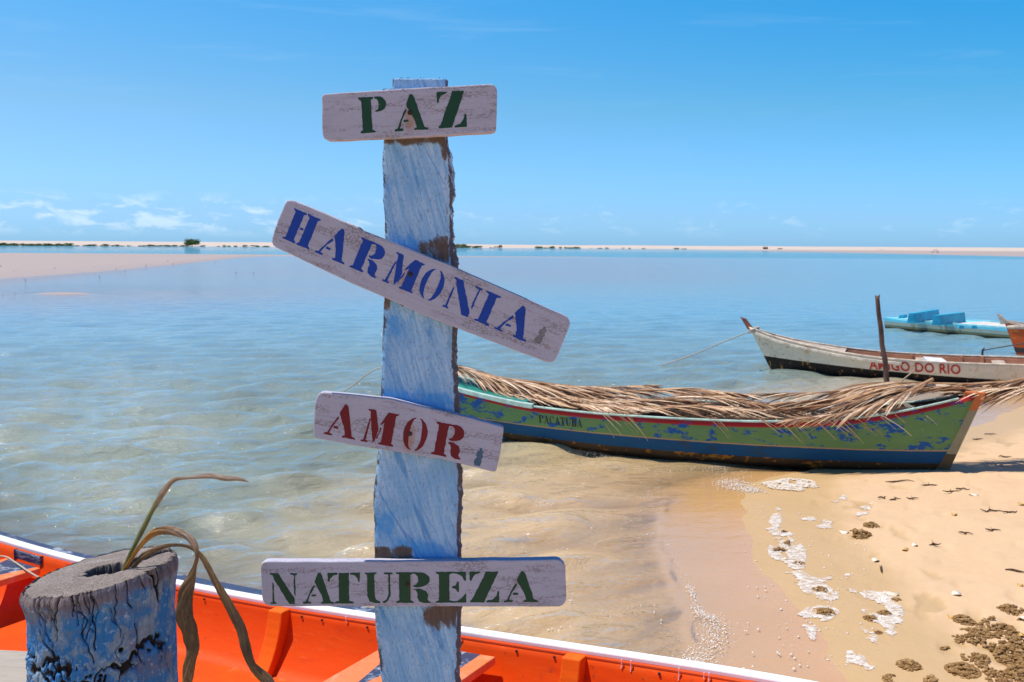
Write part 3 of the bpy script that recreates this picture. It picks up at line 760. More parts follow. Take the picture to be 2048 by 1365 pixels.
sx_ = rad * np.sin(TT); sy_ = -rad * np.cos(TT)
sz_ = STOP - down + cutz(sx_) * np.exp(-down / 0.12) + (fbm(TT * 20, TT * 0, 3) - 0.5) * 0.006 * rim
side = np.stack([sx_, sy_, sz_], -1)
m_stump, nt = newmat('peeling_blue_trunk'); oc = objco(nt)
cr = attr(nt, 'crack'); dn_ = attr(nt, 'down')
fibn = noise(nt, mapping(nt, oc, (60, 60, 6)), 2.2, 5, 0.7, 0.4); pt = noise(nt, mapping(nt, oc, (1, 1, 0.7)), 11, 6, 0.72); pt2 = noise(nt, mapping(nt, oc, (1, 1, 1.4), (5, 2, 1)), 6, 4, 0.6)
gr2 = noise(nt, mapping(nt, oc, (1, 1, .5)), 170, 4, 0.8); big_ = noise(nt, oc, 5, 6, 0.75)
c = mixc(nt, fibn, (0.10, 0.15, 0.22), (0.31, 0.41, 0.49))
c = mixc(nt, math_n(nt, 'MULTIPLY', ramp(nt, pt, 0.45, 0.55), 0.9), c, (0.018, 0.17, 0.42))
c = mixc(nt, math_n(nt, 'MULTIPLY', ramp(nt, pt2, 0.54, 0.64), 0.6), c, (0.17, 0.14, 0.15))
c = mixc(nt, math_n(nt, 'MULTIPLY', ramp(nt, fibn, 0.60, 0.72), 0.6), c, (0.12, 0.10, 0.12))
c = mixc(nt, math_n(nt, 'MULTIPLY', ramp(nt, gr2, 0.55, 0.66), 0.55), c, (0.10, 0.08, 0.09))
c = mixc(nt, math_n(nt, 'MULTIPLY', ramp(nt, big_, 0.56, 0.64), 0.75), c, mixc(nt, fibn, (0.05, 0.04, 0.045), (0.30, 0.26, 0.27)))
c = mixc(nt, math_n(nt, 'MULTIPLY', ramp(nt, noise(nt, oc, 60, 5, 0.8), 0.55, 0.66), 0.55), c, (0.50, 0.58, 0.70))
topb = ramp(nt, math_n(nt, 'ADD', dn_, math_n(nt, 'MULTIPLY', math_n(nt, 'SUBTRACT', noise(nt, oc, 18, 5, 0.7), 0.5), 0.06)), 0.032, 0.014)
c = mixc(nt, math_n(nt, 'MULTIPLY', topb, 0.85), c, mixc(nt, fibn, (0.09, 0.065, 0.06), (0.30, 0.22, 0.19)))
c = mixc(nt, ramp(nt, cr, 0.25, 0.65), c, (0.030, 0.021, 0.018))
finish(nt, c, 0.9, math_n(nt, 'ADD', fibn, math_n(nt, 'MULTIPLY', gr2, 0.5)), 0.9, 0.003, 0.15)
st_root = thing('palm_stump', 'sawn palm trunk with peeling blue paint and a hollow top', 'stump', ST)
grid_mesh('trunk', side, m_stump, st_root, wrap_u=True, attrs={'crack': crack, 'down': down})
# sawn top with its hollow
NR = 150
rt = np.linspace(0, 1, NR)[None]
redge = rad[:, -1:]
xx = redge * rt * np.sin(TT[:, :1]); yy = -redge * rt * np.cos(TT[:, :1])
hx, hy = xx - 0.012, yy - 0.008
wr = 0.022 * (fbm(xx * 60 + 9, yy * 60, 3) - 0.5) * 2
# hollow: round pit left of centre, slot running to the back right
d1 = np.hypot((hx - 0.004) / 1.4, hy) - 0.036
tt = np.clip((hx * 0.80 + hy * 0.60) / 0.13, 0, 1); d2 = np.hypot(hx - 0.80 * 0.13 * tt, hy - 0.60 * 0.13 * tt) - (0.020 - 0.006 * tt)
dist = np.minimum(d1, d2) + wr * 0.6
pit = 1 - sst(dist, -0.004, 0.005)
slot_fill = sst(tt, 0.35, 0.6)
depthp = 0.085 * (1 - 0.72 * slot_fill) + 0.03 * (fbm(xx * 90, yy * 90, 2) - 0.5)
ztop = STOP + cutz(xx) - pit * depthp + 0.0016 * (fbm(xx * 120, yy * 120, 3) - 0.5) - 0.0035 * (rt > 0.985) + 0.003 * (fbm(xx * 14, yy * 14, 2) - 0.5) \
    - 0.006 * sst(rt * np.ones_like(xx), 0.93, 0.99) * sst(fbm(TT[:, :1] * 5 + 0 * xx, xx * 0, 3), 0.45, 0.6)
ztop[:, -1] = side[:, -1, 2]
topP = np.stack([xx, yy, ztop], -1)
m_cut, nt = newmat('sawn_palm_end'); oc = objco(nt)
n1 = noise(nt, oc, 190, 4, 0.85); n2 = noise(nt, oc, 16, 6, 0.75); n3 = noise(nt, mapping(nt, oc, (1, 3, 1), rot=(0, 0, .4)), 9, 4)
c = mixc(nt, n2, (0.10, 0.08, 0.07), (0.36, 0.315, 0.29)); c = mixc(nt, math_n(nt, 'MULTIPLY', ramp(nt, n1, 0.48, 0.62), 0.75), c, (0.10, 0.062, 0.045))
c = mixc(nt, math_n(nt, 'MULTIPLY', ramp(nt, n3, 0.56, 0.70), 0.5), c, (0.33, 0.29, 0.27))
rs_ = N(nt, 'ShaderNodeVectorMath', {0: mapping(nt, oc, (1, 1, 0))}, operation='LENGTH').outputs['Value']
ring = noise(nt, N(nt, 'ShaderNodeCombineXYZ', {0: math_n(nt, 'MULTIPLY', math_n(nt, 'ADD', rs_, math_n(nt, 'MULTIPLY', n2, .02)), 9.0), 1: 0.3}).outputs[0], 9, 4, 0.7)
c = mixc(nt, math_n(nt, 'MULTIPLY', ramp(nt, ring, 0.50, 0.64), 0.45), c, (0.13, 0.095, 0.075))
dots = N(nt, 'ShaderNodeTexVoronoi', {'Vector': oc, 'Scale': 260.0, 'Randomness': 1.0}).outputs['Distance']
c = mixc(nt, math_n(nt, 'MULTIPLY', ramp(nt, dots, 0.42, 0.22), 0.55), c, (0.085, 0.055, 0.038))
c = mixc(nt, math_n(nt, 'MULTIPLY', ramp(nt, noise(nt, oc, 320, 2, 0.6), 0.58, 0.66), 0.5), c, (0.50, 0.40, 0.30))
c = mixc(nt, attr(nt, 'pit'), c, mixc(nt, noise(nt, oc, 90, 4), (0.025, 0.015, 0.011), (0.10, 0.06, 0.045)))  # hollow tinted darker, its shade put into the colour
finish(nt, c, 0.9, math_n(nt, 'ADD', n1, n2), 0.9, 0.0025, 0.15)
grid_mesh('cut_top', topP, m_cut, st_root, wrap_u=True, attrs={'pit': pit})

# dried leaves growing from the hollow
m_leaf, nt = newmat('dried_leaf'); oc = objco(nt)
lc = attr(nt, 'lcol', 'Color'); st = noise(nt, mapping(nt, attr(nt, 'luv', 'Vector'), (60, 9, 1)), 1.0, 5, 0.7)
sv = noise(nt, mapping(nt, oc, (1, 1, 1)), 26, 5, 0.7)
c = mixc(nt, ramp(nt, st, 0.35, 0.62), mixc(nt, 1.0, lc, (1.5, 1.45, 1.4), 'MULTIPLY'), mixc(nt, 1.0, lc, (0.34, 0.28, 0.24), 'MULTIPLY'))
c = mixc(nt, math_n(nt, 'MULTIPLY', ramp(nt, sv, 0.54, 0.66), 0.6), c, (0.10, 0.055, 0.03))
pb = finish(nt, c, 0.65, st, 0.8, 0.002, 0.3)
plant = thing('withered_plant', 'withered plant with three drooping dry leaves in the stump hollow', 'plant', D(252, 1140, 1.99))


def leaf(pts, wid, dep, cols, fold=0.5, tw=0.0, seed=0):
    n = len(pts); Pc = catmull([tuple(D(x, y, dd)) for (x, y), dd in zip(pts, dep)], 12)
    m = len(Pc); tq = np.linspace(0, n - 1, m); W = np.interp(tq, range(n), wid) * 0.00098
    col = np.stack([np.interp(tq, np.linspace(0, n - 1, len(cols)), [c[k] for c in cols]) for k in range(3)], -1)
    rows = []; cc = []; uv = []; NS = 9; o0 = plant.location; rs = random.Random(seed); ph = rs.random() * 6
    for i in range(m):
        p = Vector(Pc[i]); t = (Vector(Pc[min(i + 1, m - 1)]) - Vector(Pc[max(i - 1, 0)])).normalized()
        s = t.cross(Vector((0, 1, 0))); s.normalize(); nn = s.cross(t)
        an = tw * math.sin(i / m * 7 + ph); s2 = s * math.cos(an) + nn * math.sin(an); n2_ = nn * math.cos(an) - s * math.sin(an)
        wb = 1 + 0.07 * math.sin(i * 0.33 + ph) + 0.03 * rs.uniform(-1, 1)
        row = []
        for k in range(NS):
            v = k / (NS - 1) * 2 - 1
            off = s2 * (v * W[i] * 0.5 * wb) + n2_ * (-fold * W[i] * 0.5 * (1 - abs(v)) + 0.07 * W[i] * math.sin(v * 7 + i * 0.35 + ph))
            row.append(tuple(p + off - o0))
        rows.append(row); cc.append([tuple(col[i])] * NS); uv.append([(k / (NS - 1), i / m * 3, 0) for k in range(NS)])
    P = np.array(rows)
    ob = grid_mesh('leaf', P, m_leaf, plant, attrs={'lcol': np.array(cc), 'luv': np.array(uv)})
    sm_ = ob.modifiers.new('thickness', 'SOLIDIFY'); sm_.thickness = 0.0009; sm_.offset = 0
    return ob


gr_, br_, gy_, ye_ = (0.17, 0.19, 0.055), (0.25, 0.15, 0.065), (0.36, 0.28, 0.21), (0.55, 0.26, 0.04)
dk_ = (0.13, 0.085, 0.045)
leaf([(245, 1146), (262, 1106), (290, 1050), (312, 1008), (334, 974), (352, 959), (380, 956), (420, 952), (450, 957), (478, 958), (497, 964)], [8, 9, 10, 11, 12, 7, 5, 12, 10, 9, 1], [1.99, 1.98, 1.97, 1.96, 1.95, 1.95, 1.94, 1.94, 1.93, 1.93, 1.93], [gr_, gr_, gr_, gy_, br_, gy_, gy_, gy_, gy_], 0.8, 0.15, 1)
leaf([(246, 1146), (272, 1104), (302, 1070), (330, 1061), (362, 1067), (385, 1083), (394, 1108), (390, 1132), (381, 1160), (371, 1192), (369, 1228), (378, 1262), (385, 1292), (379, 1330), (374, 1365), (366, 1420)], [7, 8, 13, 18, 15, 13, 8, 7, 20, 32, 38, 40, 30, 24, 22, 12], [1.985, 1.96, 1.94, 1.92, 1.90, 1.89, 1.88, 1.88, 1.88, 1.88, 1.88, 1.88, 1.88, 1.88, 1.88, 1.88], [ye_, ye_, br_, gy_, br_, br_, dk_, dk_, dk_, br_, br_], 0.35, 0.25, 2)
leaf([(262, 1140), (288, 1112), (330, 1093), (370, 1092), (398, 1107), (422, 1146), (450, 1198), (478, 1248), (492, 1296), (505, 1332), (535, 1362), (570, 1410)], [7, 14, 8, 6, 11, 15, 21, 23, 19, 16, 22, 12], [1.985, 1.97, 1.95, 1.93, 1.92, 1.91, 1.90, 1.89, 1.88, 1.88, 1.88, 1.88], [br_, br_, dk_, br_, br_, dk_, dk_, br_, gy_], 0.35, 0.3, 3)

# weathered planks beside the stump
m_plank, nt = newmat('weathered_plank'); oc = objco(nt)
g1 = noise(nt, mapping(nt, oc, (2.5, 45, 45)), 3, 6, 0.7, 0.5)
c = mixc(nt, g1, (0.22, 0.18, 0.14), (0.52, 0.46, 0.39)); c = mixc(nt, math_n(nt, 'MULTIPLY', ramp(nt, g1, 0.60, 0.7), 0.7), c, (0.10, 0.07, 0.05))
finish(nt, c, 0.85, g1, 0.8, 0.003, 0.2)
br = thing('plank_bench', 'grey weathered plank bench behind and left of the stump', 'bench', (-1.7, 2.0, 0.5), (0, 0, R(-6)))
for k, (ya, yb) in enumerate([(0.10, 0.285), (-0.12, 0.085)]):
    mb = MB(); x0, x1 = -0.7, 0.72; zt = 0.665 - 0.004 * k
    mb.box8([(x0, ya, zt - .035), (x1, ya, zt - .035), (x1, yb, zt - .035), (x0, yb, zt - .035), (x0, ya, zt), (x1, ya, zt), (x1, yb, zt), (x0, yb, zt)])
    bevel(mb.build('plank', m_plank, br), 0.004)
for xq in (-0.55, 0.55):
    mb = MB(); mb.box8([(xq - .04, -.08, 0), (xq + .04, -.08, 0), (xq + .04, .2, 0), (xq - .04, .2, 0), (xq - .04, -.08, .628), (xq + .04, -.08, .628), (xq + .04, .2, .628), (xq - .04, .2, .628)])
    bevel(mb.build('leg', m_plank, br), 0.004)


# ------------------------------------------------------------------ boats
class Hull:
    """tables over s (0 stern .. 1 bow): hb half beam, zs sheer, zc chine, zk keel, hc half chine, rk rake of the rim"""
    def __init__(s, A, B, t):
        s.A = Vector(A); s.B = Vector(B); s.L = (s.B - s.A).length; s.ax = (s.B - s.A).normalized(); s.nx = Vector((-s.ax.y, s.ax.x)); s.t = t

    def g(s, k, x):
        xs, ys = zip(*s.t[k]); return float(np.interp(x, s.xs, s.sm[k]))

    def prep(s):
        s.xs = np.linspace(0, 1, 201); s.sm = {}
        for k, v in s.t.items():
            a, b = zip(*v); y = np.interp(s.xs, a, b)
            for _ in range(3): y = np.convolve(np.pad(y, 6, 'reflect', reflect_type='odd'), np.ones(13) / 13, 'valid')
            s.sm[k] = y
        return s

    def pt(s, x, side, v, off=0.0):
        """side +1 = left of travel, v 0 chine .. 1 rim"""
        hb, hc, zs, zc = s.g('hb', x), s.g('hc', x), s.g('zs', x), s.g('zc', x)
        z = zc + (zs - zc) * v; b = hc + (hb - hc) * (v ** 0.8) + 0.02 * math.sin(math.pi * v) * min(1, hb * 4); b = max(b + off, 0.0)
        al = x * s.L + s.g('rk', x) * v
        q = s.A + s.ax * al + s.nx * (b * side)
        return Vector((q.x, q.y, z))

    def bot(s, x, side, w_, off=0.0):
        hc, zc, zk = s.g('hc', x), s.g('zc', x), s.g('zk', x)
        q = s.A + s.ax * (x * s.L) + s.nx * (hc * w_ * side)
        return Vector((q.x, q.y, zk + (zc - zk) * w_ + off))

    def shell(s, name, mat, root, n=70, nvv=8, mat_in=None, th=0.022, fl=0.03):
        o0 = root.location; V = []; F = []; U = []; S = [i / n for i in range(n + 1)]; mi = []
        def col(x, inner):
            out = []; k = -th if inner else 0; dz = fl if inner else 0
            for i in range(nvv, -1, -1): out.append((s.pt(x, 1, i / nvv, k), x * s.L))
            for w_ in (0.66, 0.33, 0.0, -0.33, -0.66): out.append((s.bot(x, 1 if w_ >= 0 else -1, abs(w_), dz), x * s.L))
            for i in range(nvv + 1): out.append((s.pt(x, -1, i / nvv, k), x * s.L))
            if inner:
                for j, (p, _) in enumerate(out):
                    if p.z < s.g('zk', x) + fl: p.z = s.g('zk', x) + fl
                    zc_in = s.g('zc', x) + fl
                    if nvv < j < nvv + 6: p.z = zc_in
                    elif p.z < zc_in: p.z = zc_in
            return out
        for inner in (False, True):
            b0 = len(V)
            for x in S:
                c_ = col(x, inner); m = len(c_)
                for p, al in c_: V.append(tuple(p - o0)); U.append((al, s.g('zs', x) - p.z))
            for i in range(n):
                for j in range(m - 1):
                    f = (b0 + i * m + j, b0 + (i + 1) * m + j, b0 + (i + 1) * m + j + 1, b0 + i * m + j + 1)
                    F.append(f if not inner else f[::-1]); mi.append(1 if inner else 0)
        h = (n + 1) * m
        for i in range(n):
            for j in (0, m - 1):
                a, b = i * m + j, (i + 1) * m + j
                F.append((a, b, b + h, a + h) if j else (a, a + h, b + h, b)); mi.append(0)
        for j in range(m - 1):
            F.append((j, j + 1, j + 1 + h, j + h)); mi.append(0)
            e = n * m + j; F.append((e, e + h, e + 1 + h, e + 1)); mi.append(0)
        ob = mk(name, V, F, mat, root, True)
        me = ob.data
        if mat_in: me.materials.append(mat_in); me.polygons.foreach_set('material_index', mi)
        uvl = me.attributes.new('hullc', 'FLOAT_VECTOR', 'POINT')
        uvl.data.foreach_set('vector', np.array([(a, b, 0) for a, b in U], np.float32).reshape(-1))
        bm = bmesh.new(); bm.from_mesh(me); bmesh.ops.remove_doubles(bm, verts=bm.verts, dist=1e-5); bm.to_mesh(me); bm.free()
        return ob

    def rail(s, name, mat, root, side, x0=0.0, x1=1.0, wi=0.05, wo=0.02, h=0.025, dz=0.012, n=60):
        """strip along the rim; wi inboard, wo outboard width"""
        V = []; F = []; o0 = root.location
        for i in range(n + 1):
            x = x0 + (x1 - x0) * i / n
            ti = wi(x) if callable(wi) else wi; to = wo(x) if callable(wo) else wo
            a = s.pt(x, side, 1, to); b = s.pt(x, side, 1, -ti)
            for p, z in ((a, dz), (b, dz), (b, dz - h), (a, dz - h)): V.append(tuple(Vector((p.x, p.y, p.z + z)) - o0))
        for i in range(n):
            for k in range(4):
                f = (i * 4 + k, i * 4 + (k + 1) % 4, i * 4 + 4 + (k + 1) % 4, i * 4 + 4 + k)
                F.append(f if side > 0 else f[::-1])
        F.append((0, 3, 2, 1)); F.append((n * 4, n * 4 + 1, n * 4 + 2, n * 4 + 3))
        ob = mk(name, V, F, mat, root); bevel(ob, min(0.006, h * 0.3), 2)
        return ob

    def rib(s, name, mat, root, x, side, wd=0.06, pr=0.05, top=1.0, dz=0.0):
        V = []; F = []; o0 = root.location; m = 9
        for i in range(m):
            v = 0.02 + (top - 0.02) * i / (m - 1)
            for sx in (-1, 1):
                for off in (-0.020, -0.022 - pr):
                    p = s.pt(x + sx * wd / 2 / s.L, side, v, off); V.append(tuple(Vector((p.x, p.y, p.z + dz)) - o0))
        for i in range(m - 1):
            a = i * 4; b = a + 4
            F += [(a, b, b + 1, a + 1), (a + 1, b + 1, b + 3, a + 3), (a + 3, b + 3, b + 2, a + 2), (a + 2, b + 2, b, a)]
        F += [(0, 1, 3, 2), ((m - 1) * 4, (m - 1) * 4 + 2, (m - 1) * 4 + 3, (m - 1) * 4 + 1)]
        return bevel(mk(name, V, F, mat, root), 0.006)

    def thwart(s, name, mat, root, xa, xb, dz, th=0.03, ins=0.022):
        V = []; o0 = root.location; n = 10
        for j in range(n + 1):
            w_ = -1 + 2 * j / n
            for x in (xa, xb):
                v = 1 + dz / (s.g('zs', x) - s.g('zc', x)); a = s.pt(x, 1, v, -ins); b = s.pt(x, -1, v, -ins); p = b.lerp(a, (w_ + 1) / 2)
                V.append(tuple(p - o0)); V.append(tuple(p + Vector((0, 0, -th)) - o0))
        F = []
        for j in range(n):
            a = j * 4; b = a + 4
            F += [(a, a + 2, b + 2, b), (a + 1, b + 1, b + 3, a + 3), (a, b, b + 1, a + 1), (a + 2, a + 3, b + 3, b + 2)]
        F += [(0, 1, 3, 2), (n * 4, n * 4 + 2, n * 4 + 3, n * 4 + 1)]
        ob = mk(name, V, F, mat, root)
        me = ob.data; at = me.attributes.new('tw', 'FLOAT_VECTOR', 'POINT')
        val = []
        for j in range(n + 1):
            for x in (0, 0, 1, 1): val += [abs(-1 + 2 * j / n), x, 0]
        at.data.foreach_set('vector', np.array(val, np.float32))
        return bevel(ob, 0.005)


def hull_paint(name, bands, chips=None, stains=None, rough=0.5, seed=0.0, from_sheer=()):
    """bands: list of (z_top, colour) from the bottom up, in height above the ground; from_sheer: (depth, colour) from the rim down"""
    m, nt = newmat(name); oc = objco(nt); hc = attr(nt, 'hullc', 'Vector'); sep = N(nt, 'ShaderNodeSeparateXYZ', {0: hc}); so_ = N(nt, 'ShaderNodeSeparateXYZ', {0: oc})
    z = so_.outputs[2]; z = math_n(nt, 'ADD', z, math_n(nt, 'MULTIPLY', math_n(nt, 'SUBTRACT', noise(nt, oc, 14, 3), 0.5), 0.008))
    if isinstance(seed, tuple): z = math_n(nt, 'SUBTRACT', z, math_n(nt, 'MULTIPLY', math_n(nt, 'POWER', math_n(nt, 'MULTIPLY', sep.outputs[0], 1 / seed[0]), 3.0), seed[1]))
    c = None
    big = math_n(nt, 'ADD', noise(nt, mapping(nt, oc, (1, 1, 2.2), (3, 0, 1)), 7.0, 7, 0.72), math_n(nt, 'MULTIPLY', math_n(nt, 'SUBTRACT', noise(nt, mapping(nt, oc, (1, 1, 2.5)), 1.1, 2), 0.5), 0.35)); sml = noise(nt, oc, 60, 4, 0.7)
    for i, (zt, colr) in enumerate(bands):
        v = mixc(nt, noise(nt, mapping(nt, oc, (1, 1, 3)), 5, 4), tuple(x * 0.82 for x in colr), tuple(x * 1.18 for x in colr))
        if chips and i in chips:
            cc, lo = chips[i]; v = mixc(nt, ramp(nt, big, lo, lo + 0.025), v, cc)
        c = v if c is None else mixc(nt, ramp(nt, z, bands[i - 1][0] - 0.002, bands[i - 1][0] + 0.002), c, v)
    for dpt, colr, chipc, lo in from_sheer:
        v = mixc(nt, ramp(nt, big, lo, lo + 0.03), colr, chipc)
        c = mixc(nt, ramp(nt, sep.outputs[1], dpt + 0.002, dpt - 0.002), c, v)
    if stains:
        for scol, sc_, lo, amt in stains:
            sn = noise(nt, mapping(nt, oc, sc_), 1.0, 5, 0.7); c = mixc(nt, math_n(nt, 'MULTIPLY', ramp(nt, sn, lo, lo + 0.10), amt), c, scol)
    c = mixc(nt, math_n(nt, 'MULTIPLY', ramp(nt, sml, 0.60, 0.75), 0.30), c, (0.08, 0.06, 0.05))
    finish(nt, c, 0.62, math_n(nt, 'ADD', big, math_n(nt, 'MULTIPLY', sml, 0.4)), 0.4, 0.004, 0.16)
    return m


# ---- orange boat in the foreground
az = lambda s, n: Vector((-0.87 * s + 0.49 * n, 0.49 * s + 0.87 * n))
A0 = az(-0.6, 2.50); B0 = az(6.3, 2.50)
ob_root = thing('orange_boat', 'orange painted wooden boat with white rim drawn up behind the signpost', 'boat', (A0.x, A0.y, 0.25))
# rim heights matched at known stations
Ht = Hull(A0, B0, {'hb': [(0, .30), (.08, .46), (.2, .575), (.38, .605), (.52, .575), (.62, .545), (.72, .50), (.80, .42), (.9, .26), (1, .03)],
                   'hc': [(0, .15), (.1, .30), (.25, .42), (.4, .45), (.6, .42), (.75, .30), (.9, .12), (1, .015)],
                   'zs': [(0, .83), (.10, .79), (.19, .742), (.371, .645), (.509, .594), (.583, .585), (.678, .597), (.741, .626), (.85, .77), (1, .97)],
                   'zc': [(0, .42), (.2, .36), (.4, .32), (.6, .31), (.8, .36), (1, .62)], 'zk': [(0, .40), (.2, .34), (.4, .30), (.6, .29), (.8, .33), (1, .60)],
                   'rk': [(0, -.1), (.15, 0), (.7, 0), (1, .5)]}).prep()


def mk_orange(name, base, dark=False):
    m, nt = newmat(name); oc = objco(nt)
    n1 = noise(nt, mapping(nt, oc, (1, 1, 2)), 3.0, 6, 0.65); n2 = noise(nt, oc, 34, 5, 0.7); n3 = noise(nt, mapping(nt, oc, (2, 2, 14)), 2.4, 4, 0.6)
    c = mixc(nt, n1, tuple(x * 0.84 for x in base), tuple(min(1, x * 1.16) for x in base))
    c = mixc(nt, math_n(nt, 'MULTIPLY', ramp(nt, n3, 0.55, 0.72), 0.25), c, (base[0] * 0.9, base[1] * 1.9, base[2] * 1.2))
    c = mixc(nt, math_n(nt, 'MULTIPLY', ramp(nt, n2, 0.62, 0.70), 0.65), c, (0.20, 0.05, 0.02))
    n5 = noise(nt, mapping(nt, oc, (1.3, 1.3, 5), (2, 7, 1)), 2.2, 7, 0.75)
    c = mixc(nt, math_n(nt, 'MULTIPLY', ramp(nt, n5, 0.54, 0.70), 0.40), c, (base[0] * .55, base[1] * .5, base[2] + .004))
    n6 = noise(nt, aniso(nt, oc, (1, 1, 9), (0, R(4), 0)), 11, 5, 0.7)
    c = mixc(nt, math_n(nt, 'MULTIPLY', ramp(nt, n6, 0.60, 0.68), 0.30), c, (0.80, 0.22, 0.06))
    finish(nt, c, 0.6, math_n(nt, 'ADD', math_n(nt, 'MULTIPLY', n2, 0.5), n3), 0.35, 0.003, 0.18)
    return m


m_or = mk_orange('orange_paint', (0.70, 0.066, 0.0005)); m_or2 = mk_orange('dark_orange_paint', (0.42, 0.040, 0.005)); m_or3 = mk_orange('lit_orange_paint', (0.78, 0.115, 0.002))  # lightest orange is for the ribs, their sunlit tone put into the colour
m_navy, nt = newmat('worn_navy_paint'); oc = objco(nt)
n1 = noise(nt, mapping(nt, oc, (1.4, 1.4, 4)), 9, 7, 0.72); n2 = noise(nt, oc, 70, 4, 0.7)
c = mixc(nt, n2, (0.022, 0.034, 0.075), (0.05, 0.075, 0.14)); c = mixc(nt, math_n(nt, 'MULTIPLY', ramp(nt, n1, 0.52, 0.62), 0.75), c, (0.36, 0.40, 0.45))
finish(nt, c, 0.55, n2, 0.4, 0.002, 0.35)
m_wht, nt = newmat('white_rim_paint'); oc = objco(nt)
n1 = noise(nt, oc, 14, 6, 0.7)
c = mixc(nt, n1, (0.72, 0.72, 0.71), (0.84, 0.84, 0.83)); c = mixc(nt, math_n(nt, 'MULTIPLY', ramp(nt, noise(nt, oc, 30, 5, 0.75), 0.66, 0.72), 0.6), c, (0.55, 0.20, 0.10))
finish(nt, c, 0.5, n1, 0.3, 0.003, 0.4)
m_oo = hull_paint('orange_hull_outside', [(0.10, (0.05, 0.05, 0.05)), (2, (0.70, 0.13, 0.02))])
Ht.shell('hull', m_oo, ob_root, n=90, mat_in=m_or, th=0.025, fl=0.035)
for sd in (1, -1):
    Ht.rail('rim', m_wht, ob_root, sd, 0.0, 0.985, wi=0.026, wo=0.022, h=0.022, dz=0.014, n=90)
    Ht.rail('inner_clamp', m_or2, ob_root, sd, 0.02, 0.97, wi=0.029, wo=-0.010, h=0.050, dz=-0.0085, n=90)
    wof = lambda x: float(np.interp(x, [0.0, .30, .36, .44, .55, .70, .85, 1], [.029, .030, .034, .085, .10, .075, .06, .04]))
    Ht.rail('outer_strake', m_navy, ob_root, sd, 0.30, 0.97, wi=-0.0225, wo=wof, h=0.028, dz=0.006, n=70)
# the side seen from the camera is side -1 or +1: ribs on both


def solve_station(px, py, side, v=1.0):
    best = None
    for i in range(400):
        x = i / 399; p = Ht.pt(x, side, v); d_ = ray(px, py); t = p.y / d_.y; e = abs(d_.x * t - p.x)
        if best is None or e < best[0]: best = (e, x)
    return best[1]


FS = -1                                        # far side of the hull from the camera
FS = 1 if (Ht.nx.y > 0) else -1
xr1 = solve_station(577, 1228, FS); xr2 = solve_station(1164, 1312, FS)
xb0 = solve_station(1012, 1285, FS); xb1 = solve_station(812, 1255, FS)
xl0 = solve_station(108, 1125, FS); xl1 = solve_station(38, 1105, FS)
def bench_mat(two):
  m_bench, nt = newmat('bench_paint'); tw = attr(nt, 'tw', 'Vector'); sp_ = N(nt, 'ShaderNodeSeparateXYZ', {0: tw}); oc = objco(nt)
  n1 = noise(nt, oc, 12, 6, 0.72); n2 = noise(nt, oc, 60, 4, 0.7)
  orc = mixc(nt, n2, (0.70, 0.15, 0.035), (0.85, 0.22, 0.065)); orc = mixc(nt, math_n(nt, 'MULTIPLY', ramp(nt, n1, 0.50, 0.66), 0.45), orc, (0.80, 0.36, 0.22))
  nav = mixc(nt, math_n(nt, 'MULTIPLY', ramp(nt, n1, 0.50, 0.60), 0.7), (0.030, 0.045, 0.095), (0.42, 0.44, 0.46))
  # wedge of navy paint, wide at the hull and pointed towards the middle
  hw = math_n(nt, 'MULTIPLY', math_n(nt, 'SUBTRACT', sp_.outputs[0], 0.10), 0.46)
  e_ = math_n(nt, 'SUBTRACT', hw, math_n(nt, 'ABSOLUTE', math_n(nt, 'SUBTRACT', sp_.outputs[1], 0.5)))
  if two:
    yv = sp_.outputs[1]; xv = sp_.outputs[0]
    eA = math_n(nt, 'SUBTRACT', math_n(nt, 'MULTIPLY', math_n(nt, 'SUBTRACT', xv, 0.12), 0.22), math_n(nt, 'ABSOLUTE', math_n(nt, 'SUBTRACT', yv, 0.70)))
    eB = math_n(nt, 'MINIMUM', math_n(nt, 'SUBTRACT', yv, 0.13), math_n(nt, 'MINIMUM', math_n(nt, 'SUBTRACT', math_n(nt, 'MULTIPLY', xv, 0.9), math_n(nt, 'ADD', yv, 0.15)), math_n(nt, 'SUBTRACT', xv, 0.3)))
    e_ = math_n(nt, 'MAXIMUM', eA, eB)
  geo = N(nt, 'ShaderNodeNewGeometry'); nz = N(nt, 'ShaderNodeSeparateXYZ', {0: geo.outputs['Normal']}).outputs[2]
  wed = math_n(nt, 'MULTIPLY', ramp(nt, e_, 0.0, 0.012), ramp(nt, nz, 0.7, 0.9))
  finish(nt, mixc(nt, wed, orc, nav), 0.5, math_n(nt, 'ADD', n1, n2), 0.35, 0.003, 0.4)
  return m_bench


